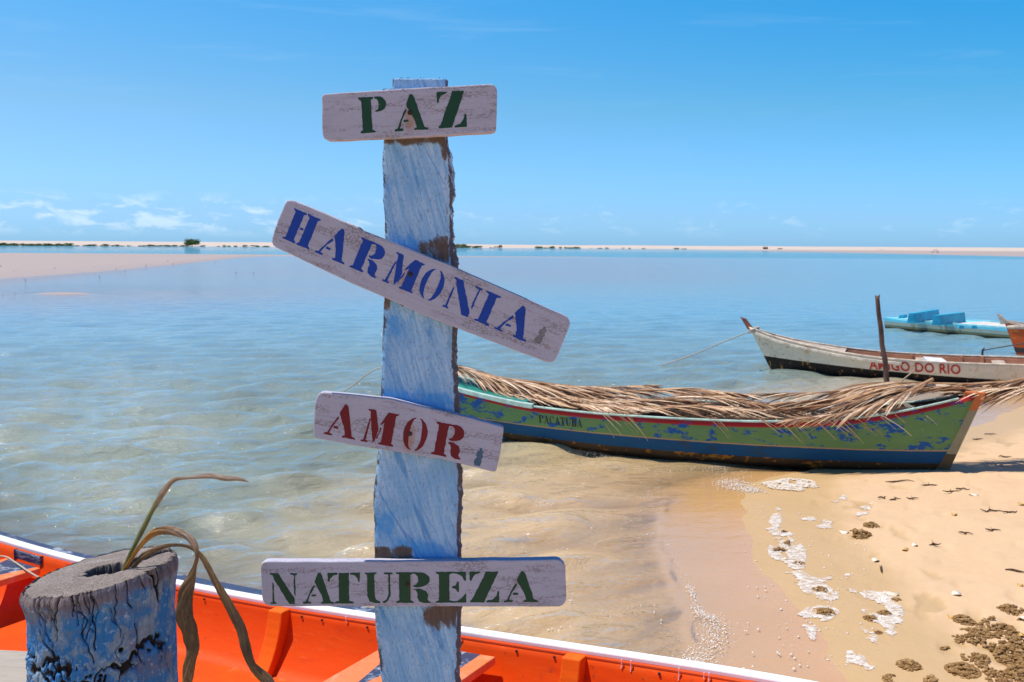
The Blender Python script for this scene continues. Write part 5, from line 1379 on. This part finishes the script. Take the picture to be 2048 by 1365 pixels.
# ------------------------------------------------------------------ far shore
m_fol, nt = newmat('scrub_leaves'); rn = attr(nt, 'rnd')
c = mixc(nt, rn, (0.028, 0.060, 0.012), (0.17, 0.21, 0.06)); finish(nt, c, 0.7, None, spec=0.2)
m_trk = plain('scrub_trunk', (0.10, 0.07, 0.05))


def clump_mesh(name, w_, h_, n, leaf_, seed, lobes=7):
    rs = random.Random(seed); mb = MB()
    cs = [(rs.uniform(-.36, .36) * w_, rs.uniform(-.3, .3) * w_, rs.uniform(.30, .72) * h_, rs.uniform(.16, .30)) for _ in range(lobes)]
    for i in range(n):
        cx, cy, cz, r = rs.choice(cs); v = Vector((rs.gauss(0, 1), rs.gauss(0, 1), rs.gauss(0, 1))).normalized() * rs.uniform(.55, 1.05)
        p = Vector((cx + v.x * r * w_, cy + v.y * r * w_, max(0.02 * h_, cz + v.z * r * h_ * 1.1)))
        a = Vector((rs.gauss(0, 1), rs.gauss(0, 1), rs.gauss(0, 1))).normalized(); b_ = a.cross(v)
        if b_.length < .01: continue
        b_.normalize(); s = leaf_ * rs.uniform(.5, 1.2)
        mb.add([p - a * s, p + b_ * s * .6, p + a * s, p - b_ * s * .6], [(0, 1, 2, 3)], rs.random())
    return mb.build(name, m_fol)


# the lone tree
tb = G(384, 489.5, 0); yT = 790.0; tx_ = D(384, 489, yT)
tr = thing('lone_tree', 'lone round dark green tree on the far left shore', 'tree', (tx_.x, yT, 0.2))
cr1 = clump_mesh('crown', 11.5, 8.0, 3000, .40, 4, 14); cr1.parent = tr; cr1.location = (0, 0, -1.5)
mb = MB(); mb.tube([(0, 0, -.6), (.1, 0, 1.0), (.3, 0, 2.6)], [.35, .28, .16], 8); mb.tube([(.1, 0, 1.0), (-1.6, .2, 2.8)], [.2, .1], 6); mb.tube([(.1, 0, 1.0), (1.9, -.2, 2.9)], [.2, .1], 6); mb.build('trunk', m_trk, tr)
protos = [clump_mesh('shrub', 7.0, 2.2, 420, .34, 20 + k, 8) for k in range(4)]
rs = random.Random(31); used = set()
spots = []
for a, b, n_, hs_ in ((0, 150, 26, 1.0), (150, 290, 18, .65), (290, 372, 14, .6), (398, 545, 18, .65), (905, 960, 7, 1.2), (980, 1000, 2, .6), (1070, 1155, 12, .75), (1155, 1300, 10, .45), (1343, 1372, 3, .6), (1560, 1568, 1, .5), (1735, 1780, 5, .45)):
    for k in range(n_): spots.append((a + (b - a) * (k + rs.random()) / n_, hs_))
for k, (px, s) in enumerate(spots):
    j = k % 4; o = protos[j] if j not in used else protos[j].copy()
    if j in used: C.objects.link(o)
    used.add(j); y = rs.uniform(819, 833) / math.hypot(1, (px - 1024) / 2000); q = D(px, 492, y)
    o.location = (q.x, y, float(terrain(np.array([q.x]), np.array([y]))[0]) - .1); o.rotation_euler = (0, 0, rs.random() * 6); sz = s * rs.uniform(.7, 1.25); o.scale = (sz * rs.uniform(.9, 1.5), sz, sz)
    where = 'left' if px < 372 else ('mid' if px < 700 else 'right')
    meta(o, {'left': 'low green scrub bush on the far shore left of the lone tree', 'mid': 'low green scrub bush on the far shore just right of the lone tree', 'right': 'low green scrub bush on the far shore right of the signpost'}[where], 'bush',
         {'left': 'scrub bushes left of the lone tree', 'mid': 'scrub bushes right of the lone tree', 'right': 'scrub bushes right of the signpost'}[where])
m_hut = plain('dark_hut_wood', (0.05, 0.03, 0.035)); m_hr = plain('hut_roof', (0.16, 0.11, 0.09))
for px, wd, hh, lab in ((1001, 2.8, 2.0, 'tiny dark hut on the far dunes just right of the signpost'), (1531, 3.6, 1.7, 'tiny dark shed alone on the far dune crest at right')):
    y = 842.0 / math.hypot(1, (px - 1024) / 2000); q = D(px, 490, y); z = float(terrain(np.array([q.x]), np.array([y]))[0]) - .1
    h = thing('beach_hut', lab, 'hut', (q.x, y, z)); mb = MB()
    mb.box8([(-wd / 2, -1, 0), (wd / 2, -1, 0), (wd / 2, 1, 0), (-wd / 2, 1, 0), (-wd / 2, -1, hh * .7), (wd / 2, -1, hh * .7), (wd / 2, 1, hh * .7), (-wd / 2, 1, hh * .7)]); mb.build('wall', m_hut, h)
    V = [(-wd * .58, -1.3, hh * .72), (wd * .58, -1.3, hh * .72), (wd * .58, 1.3, hh * .72), (-wd * .58, 1.3, hh * .72), (-wd * .5, 0, hh * 1.15), (wd * .5, 0, hh * 1.15)]
    mk('roof', V, [(0, 1, 5, 4), (2, 3, 4, 5), (0, 4, 3), (1, 2, 5), (0, 3, 2, 1)], m_hr, h)
# small boat far out on the right
q = G(1870, 507, 0); fb = thing('distant_boat', 'tiny dark red boat with an awning far out on the water', 'boat', (q.x, q.y, 0))
mb = MB(); V = []; F = []
for i in range(9):
    t = i / 8 * 2 - 1; b = .55 * (1 - t * t) ** .6 + .03; z = .35 + .3 * t * t
    V += [(t * 1.5, -b, z), (t * 1.4, -b * .6, -.1), (t * 1.4, b * .6, -.1), (t * 1.5, b, z)]
for i in range(8): F += [(i * 4 + k, i * 4 + 4 + k, i * 4 + 5 + k, i * 4 + 1 + k) for k in range(3)] + [(i * 4 + 3, i * 4 + 7, i * 4 + 4, i * 4)]
mb.add(V, F); mb.build('hull', plain('far_boat_red', (0.25, 0.06, 0.04)), fb)
mb = MB(); mb.box8([(-.6, -.4, 1.25), (.8, -.4, 1.25), (.8, .4, 1.25), (-.6, .4, 1.25), (-.6, -.4, 1.35), (.8, -.4, 1.35), (.8, .4, 1.35), (-.6, .4, 1.35)])
for x in (-.5, .7):
    for y in (-.35, .35): mb.tube([(x, y, .3), (x, y, 1.28)], .04, 5)
mb.build('awning', plain('far_awning', (0.06, 0.07, 0.16)), fb)
# seedlings on the sandbar
m_sprig = plain('sprig', (0.07, 0.055, 0.03)); rs = random.Random(77); proto = []
for k in range(3):
    mb = MB()
    for j in range(4):
        a = rs.uniform(0, 6.28); mb.tube([(0, 0, -.05), (.08 * math.cos(a), .08 * math.sin(a), .3), (.16 * math.cos(a), .16 * math.sin(a), rs.uniform(.4, .6))], [.028, .02, .012], 4)
        for l in range(3): mb.add([(.14 * math.cos(a) + rs.uniform(-.08, .08), rs.uniform(-.1, .1), rs.uniform(.3, .6)) for _ in range(3)], [(0, 1, 2)])
    proto.append(mb.build('mangrove_seedling', m_sprig))
used = set()
for k, (px, py) in enumerate([(2, 532), (12, 548), (28, 542), (36, 541), (70, 546), (74, 543), (110, 536), (137, 538), (150, 541), (190, 534), (232, 537), (243, 533), (292, 531), (301, 528), (346, 527), (430, 524), (6, 590), (29, 588), (51, 560), (240, 546), (250, 542), (199, 552), (335, 522), (508, 545), (472, 545)]):
    j = k % 3; o = proto[j] if j not in used else proto[j].copy()
    if j in used: C.objects.link(o)
    used.add(j); q = on_ground(px, py + 3); o.location = q; s = q.y / 75 * rs.uniform(.7, 1.2) * .2; o.scale = (s, s, s); o.rotation_euler = (0, 0, rs.random() * 6)
    meta(o, 'tiny dark mangrove seedling sticking up from the shallow sandbar at left', 'seedling', 'seedlings on the left sandbar')

# ------------------------------------------------------------------ things on the beach
m_cl, nt = newmat('crumbled_sand'); oc = objco(nt); n1 = noise(nt, oc, 70, 4, .7); n2 = noise(nt, oc, 12, 3)
c = mixc(nt, n1, (0.09, 0.042, 0.012), (0.36, 0.20, 0.075)); finish(nt, mixc(nt, math_n(nt, 'MULTIPLY', math_n(nt, 'POWER', attr(nt, 'rnd'), 2.0), .5), c, (0.50, 0.33, 0.16)), .9, n1, .8, .004, .15)


def lumps(name, cx, cy, rx, ry, n, smin, smax, seed, hmax=0.03):
    rs = random.Random(seed); mb = MB(); ico = bmesh.new(); bmesh.ops.create_icosphere(ico, subdivisions=1, radius=1); iv = [v.co.copy() for v in ico.verts]; iff = [tuple(v.index for v in f.verts) for f in ico.faces]; ico.free()
    z0 = surf_z(cx, cy)
    for i in range(n):
        a = rs.uniform(0, 6.283); r = rs.random() ** .55; x, y = r * math.cos(a) * rx, r * math.sin(a) * ry
        if vnoise(np.array([(cx + x) * 9.0]), np.array([(cy + y) * 9.0]))[0] < .34: continue
        s = rs.uniform(smin, smax) * (1.15 - .5 * r); z = surf_z(cx + x, cy + y) - z0 + rs.uniform(0, hmax) * (1 - r) ** .7
        mb.add([(x + v.x * s * rs.uniform(.75, 1.3), y + v.y * s * rs.uniform(.75, 1.3), z + v.z * s * rs.uniform(.5, .95)) for v in iv], iff, rs.random())
    return mb.build(name, m_cl, loc=(cx, cy, z0))


def clump_at(px, py, rpx, n, seed, lab, k=.8):
    q = on_ground(px, py); r = rpx * q.y / 2000
    o = lumps('sand_clump', q.x, q.y, r, r * 1.5 * k, n, r * .07 + .003, r * .16 + .004, seed, r * .45)
    return meta(o, lab, 'sand clump', 'crumbly clumps of dug-up sand')


for i, (px, py, r, n, lab) in enumerate([
    (1718, 1070, 24, 90, 'dark crumbly sand clump on smooth sand, nearest the boat'), (1742, 1052, 17, 60, 'small sand clump just behind the clump nearest the boat'),
    (1568, 1066, 10, 30, 'small sand clump at the top end of the foam line'), (1580, 1088, 16, 50, 'sand clump in the foam line, second from its top end'), (1560, 1104, 18, 60, 'sand clump on the left edge of the foam line'), (1598, 1128, 12, 36, 'small round sand clump in the middle of the foam line'),
    (1610, 1162, 17, 60, 'dark sand clump in the foam beside its narrow waist'), (1640, 1180, 16, 55, 'dark sand clump low on the foam strip'), (1652, 1226, 19, 70, 'sand clump at the lowest end of the long foam line'),
    (1742, 1238, 15, 50, 'left one of the twin sand clumps in the lower foam patch'), (1770, 1228, 15, 60, 'right one of the twin sand clumps in the lower foam patch'), (1793, 1200, 10, 30, 'small sand clump above the twin clumps'), (1757, 1266, 9, 26, 'smallest sand clump below the twin clumps'),
    (1930, 1242, 24, 110, 'round sand clump above the large churned patch'), (1960, 1266, 20, 70, 'loose sand clump touching the large churned patch'), (1898, 1302, 17, 50, 'low sand clump between the round clump and the bottom heap'), (2022, 1222, 24, 100, 'sand clump at the right edge above the churned patch'),
    (1818, 1332, 24, 110, 'pointed sand clump at the bottom, left of the heap'), (1925, 1342, 32, 190, 'large domed sand clump at the bottom of the beach'), (1790, 1362, 24, 100, 'sand clump cut by the bottom edge of the picture'), (1890, 1372, 40, 160, 'wide sand clump along the bottom edge')]):
    clump_at(px, py, r, int(n * 1.6), i, lab)
pq = on_ground(2040, 1330)
o = lumps('churned_sand', pq.x, pq.y, .26, .50, 2200, .004, .017, 99, .03); meta(o, 'large patch of churned crumbly sand in the lower right corner', 'churned sand', kind='stuff')
pq = on_ground(2020, 1258)
o = lumps('churned_sand', pq.x, pq.y, .17, .16, 500, .004, .016, 98, .03); meta(o, 'narrow band of churned sand above the corner patch', 'churned sand', kind='stuff')

m_twig = plain('twig', (0.09, 0.045, 0.025), 0.85, 0.4, 20); m_lf = plain('fallen_leaf_yellow', (0.62, 0.36, 0.10), 0.6, 0.3, 20); m_sh = plain('bleached_shell', (0.78, 0.66, 0.50), 0.5, 0.2, 20)
TW = [(1905, 985, 40, 3), (1925, 980, 30, -5), (1985, 1024, 44, -4), (2020, 1026, 34, 3), (1790, 1000, 26, 8), (1765, 998, 22, 20), (1825, 999, 24, 2), (2030, 1143, 34, -20), (1985, 1062, 30, -8), (1930, 1068, 24, -15), (1870, 1092, 26, 10), (1980, 870, 26, 6), (1955, 880, 22, -4), (2010, 915, 30, 4), (1762, 1140, 14, 60), (1800, 965, 60, 4), (1860, 972, 46, 8)]
for k, (px, py, L, tl) in enumerate(TW):
    q = on_ground(px, py); rs = random.Random(k); h = L * q.y / 4000; mb = MB(); pts = []
    for j in range(6):
        t = j / 5 * 2 - 1; pts.append(Vector((t * h, rs.uniform(-.02, .02) + t * h * math.tan(R(tl)) * 1.5, .004 + rs.uniform(0, .012))))
    mb.tube(pts, [.003, .006, .007, .006, .004, .002], 5, jit=.2)
    if k % 2 == 0: mb.tube([pts[2], pts[2] + Vector((h * .3, .06, .01))], [.003, .001], 4)
    o = mb.build('twig', m_twig, loc=q); meta(o, 'thin dark twig lying on the damp sand of the beach', 'twig', 'dark twigs washed up on the sand')
for k, (px, py) in enumerate([(1751, 1122), (1908, 1030), (1947, 991), (2042, 1010), (1688, 1066), (1902, 1236), (1913, 1189), (2040, 1172), (2046, 1238), (2043, 1273), (1830, 1092), (1811, 1101), (1785, 1190)]):
    q = on_ground(px, py); rs = random.Random(k + 50); r = rs.uniform(.012, .026); V = [(0, 0, .012)]; n = 12
    for j in range(n):
        a = j / n * 6.283; rr_ = r * (1 + .5 * abs(math.cos(a))) * rs.uniform(.85, 1.1); V.append((math.cos(a) * rr_, math.sin(a) * rr_, .006 + .008 * math.cos(2 * a)))
    V += [(x, y, z - .003) for x, y, z in V]
    F = [(0, 1 + j, 1 + (j + 1) % n) for j in range(n)] + [(n + 1, n + 2 + (j + 1) % n, n + 2 + j) for j in range(n)] + [(1 + j, n + 2 + j, n + 2 + (j + 1) % n, 1 + (j + 1) % n) for j in range(n)]
    o = mk('fallen_leaf', V, F, m_lf if k % 2 else m_sh, None, True, q); o.rotation_euler = (0, 0, rs.random() * 6)
    meta(o, 'small yellow fallen leaf on the beach sand' if k % 2 else 'small pale curled leaf on the beach sand', 'leaf', 'yellow fallen leaves' if k % 2 else 'pale curled leaves')

# ------------------------------------------------------------------ foam
m_foam, nt = newmat('foam'); oc = objco(nt)
fo = N(nt, 'ShaderNodeBsdfPrincipled', {'Base Color': (0.74, 0.66, 0.57, 1), 'Roughness': 0.5})
n1 = noise(nt, oc, 26, 6, 0.75); n2 = noise(nt, oc, 110, 3, 0.7); bub = attr(nt, 'rnd')
al = math_n(nt, 'MAXIMUM', bub, math_n(nt, 'MULTIPLY', ramp(nt, n1, 0.30, 0.60), ramp(nt, n2, 0.22, 0.55)))
ms = N(nt, 'ShaderNodeMixShader', {0: al, 1: N(nt, 'ShaderNodeBsdfTransparent').outputs[0], 2: fo.outputs[0]})
nt.links.new(ms.outputs[0], N(nt, 'ShaderNodeOutputMaterial').inputs[0])
fm = MB(); rs = random.Random(123)
_ic = bmesh.new(); bmesh.ops.create_icosphere(_ic, subdivisions=1, radius=1); IV = [v.co.copy() for v in _ic.verts]; IF = [tuple(v.index for v in f.verts) for f in _ic.faces]; _ic.free()


def wz(x, y, d_=None): return max(surf_z(x, y), 0.0)


def bubble(x, y, z, r, fl=.40):
    fm.add([(x + v.x * r * rs.uniform(.85, 1.15), y + v.y * r * 1.4, z + v.z * r * fl) for v in IV], IF, 1.0)


def foam_line(pts, n, spread, r0, r1, lift=.004):
    n = int(n * 1.7); r0 *= .6; r1 *= .72
    P = catmull([tuple(on_ground(*p)) for p in pts], 14)
    for i in range(n):
        k = rs.random() * (len(P) - 1); a = int(k); p = P[a] + (P[min(a + 1, len(P) - 1)] - P[a]) * (k - a)
        sp = spread * (0.35 + 1.3 * vnoise(np.array([p[1] * 5.0]), np.array([p[0] * 5.0]))[0]); x = p[0] + rs.gauss(0, sp); y = p[1] + rs.gauss(0, sp)
        bubble(x, y, wz(x, y) + lift, rs.uniform(r0, r1) * rs.random() ** .5)


def foam_patch(poly, thick=.004, step=.012, thr=.42, sc_=14.0):
    """a flat lacy sheet of foam with a ragged, holed outline"""
    P = np.array([tuple(on_ground(*p))[:2] for p in poly]); x0, y0 = P.min(0); x1, y1 = P.max(0)
    xs_ = np.arange(x0, x1, step); ys_ = np.arange(y0, y1, step * 1.2); XX, YY = np.meshgrid(xs_, ys_, indexing='ij')
    ins = np.zeros(XX.shape, bool); j = len(P) - 1
    for i in range(len(P)):
        xi, yi = P[i]; xj, yj = P[j]
        cnd = ((yi > YY) != (yj > YY)) & (XX < (xj - xi) * (YY - yi) / (yj - yi + 1e-12) + xi); ins ^= cnd; j = i
    # distance-ish from polygon edge
    dm = np.full(XX.shape, 9.0)
    for i in range(len(P)):
        a, b = P[i], P[(i + 1) % len(P)]; L2_ = ((b - a) ** 2).sum(); t = np.clip(((XX - a[0]) * (b[0] - a[0]) + (YY - a[1]) * (b[1] - a[1])) / L2_, 0, 1)
        dm = np.minimum(dm, np.hypot(XX - a[0] - t * (b[0] - a[0]), YY - a[1] - t * (b[1] - a[1])))
    nz_ = fbm(XX * sc_, YY * sc_ * .6, 4); keep = ins & (nz_ > thr - 0.10 * np.clip(dm / .05, 0, 1) + .05)
    ZZ = np.maximum(terrain(XX, YY), 0.0) + .0015
    idx = -np.ones(XX.shape, int); V = []; F = []
    for i in range(XX.shape[0] - 1):
        for j in range(XX.shape[1] - 1):
            if keep[i, j]:
                q = []
                for di, dj in ((0, 0), (1, 0), (1, 1), (0, 1)):
                    if idx[i + di, j + dj] < 0:
                        idx[i + di, j + dj] = len(V); edge_ = not keep[min(i + di, keep.shape[0] - 1), min(j + dj, keep.shape[1] - 1)]
                        V.append((XX[i + di, j + dj] + rs.uniform(-.3, .3) * step, YY[i + di, j + dj] + rs.uniform(-.3, .3) * step, ZZ[i + di, j + dj] + (0 if edge_ else thick * rs.uniform(.5, 1.2))))
                    q.append(idx[i + di, j + dj])
                F.append(tuple(q))
    if V: fm.add(V, F, 0.12)


# the wave front
foam_line([(1330, 1085), (1352, 1125), (1372, 1165), (1385, 1190)], 60, .010, .003, .007, .012)
foam_line([(1378, 1175), (1390, 1205), (1400, 1230), (1425, 1240)], 240, .018, .003, .009, .010)
foam_line([(1410, 1235), (1432, 1255), (1425, 1290), (1400, 1320), (1385, 1335)], 620, .045, .003, .009, .006)
foam_line([(1395, 1300), (1370, 1330), (1360, 1345)], 160, .035, .003, .007, .006)
foam_line([(1296, 975), (1306, 1000), (1318, 1040)], 22, .010, .003, .006, .012)
# long foam strip on the wet sand
foam_patch([(1552, 1015), (1568, 1022), (1560, 1050), (1545, 1078), (1535, 1088), (1532, 1050), (1545, 1030)], thr=.46)
foam_patch([(1530, 1058), (1556, 1052), (1600, 1072), (1612, 1110), (1608, 1138), (1590, 1142), (1560, 1130), (1535, 1112), (1534, 1080)], thr=.40)
foam_patch([(1572, 1145), (1600, 1142), (1640, 1165), (1672, 1182), (1678, 1200), (1645, 1208), (1612, 1196), (1590, 1170), (1568, 1158)], thr=.40)
foam_patch([(1624, 1210), (1665, 1205), (1682, 1228), (1652, 1246), (1612, 1240), (1590, 1232)], thr=.42)
foam_patch([(1594, 1252), (1632, 1250), (1630, 1284), (1600, 1276), (1612, 1264)], thr=.47)
foam_patch([(1690, 1180), (1740, 1178), (1790, 1188), (1808, 1225), (1800, 1262), (1770, 1290), (1728, 1300), (1725, 1270), (1710, 1235), (1738, 1208)], thr=.46)
foam_patch([(1590, 1030), (1640, 1032), (1675, 1045), (1670, 1062), (1610, 1055)], thr=.52, sc_=20)
foam_patch([(1640, 1005), (1690, 990), (1700, 1000), (1650, 1012)], thr=.50)
foam_patch([(1610, 1155), (1700, 1148), (1705, 1160), (1640, 1168)], thr=.54, sc_=20)
foam_patch([(1700, 1020), (1745, 1005), (1735, 1030), (1712, 1036)], thr=.50)
foam_patch([(1690, 1300), (1760, 1325), (1740, 1345), (1690, 1338)], thr=.55, sc_=18)
# broken water by the stern
foam_patch([(1520, 968), (1575, 958), (1625, 962), (1640, 975), (1600, 985), (1540, 980)], .012, thr=.36)
foam_line([(1450, 965), (1480, 975), (1515, 985)], 420, .085, .004, .013, .008)
foam_line([(1430, 930), (1460, 950), (1490, 985)], 200, .10, .003, .009, .006)
foam_line([(1015, 886), (1060, 888), (1120, 892), (1180, 905), (1220, 918)], 240, .05, .004, .010, .010)
foam_line([(1120, 898), (1200, 925), (1250, 945)], 110, .09, .003, .009, .008)
foam_line([(1255, 928), (1320, 942), (1390, 935)], 120, .06, .003, .009, .008)
foam_line([(1500, 1010), (1520, 1030), (1560, 1045)], 60, .08, .003, .007, .004)
foam_line([(1500, 1040), (1510, 1090), (1525, 1150), (1560, 1210), (1575, 1270), (1590, 1330)], 130, .02, .002, .005, .003)
foam_line([(1280, 960), (1300, 1000), (1320, 1060), (1345, 1110)], 110, .012, .002, .005, .012)
foam_line([(1700, 1100), (1720, 1150), (1712, 1200)], 60, .03, .002, .005, .003)
# drifting bubbles
for _ in range(430):
    px = rs.uniform(0, 1330); py = 900 + 370 * rs.random() ** .7
    q = G(px, py, .008)
    if q.x * BN[0] + q.y * BN[1] < 4.5 or vnoise(np.array([q.x * 1.5]), np.array([q.y * 1.5]))[0] < .45: continue
    for k in range(rs.choice([1, 1, 1, 2, 3])): bubble(q.x + rs.gauss(0, .03), q.y + rs.gauss(0, .03), .012, rs.uniform(.0025, .0075))
for _ in range(140):
    q = on_ground(rs.uniform(1480, 1760), rs.uniform(1000, 1340)); bubble(q.x, q.y, q.z + .002, rs.uniform(.003, .009), .3)
for _ in range(150):
    q = G(rs.uniform(0, 1500), rs.uniform(600, 900), .02); bubble(q.x, q.y, .022, rs.uniform(.004, .009) * (q.y / 11) ** .5)
o = fm.build('foam', m_foam, None, True); meta(o, 'white foam and bubbles left along the water edge', 'foam', kind='stuff')
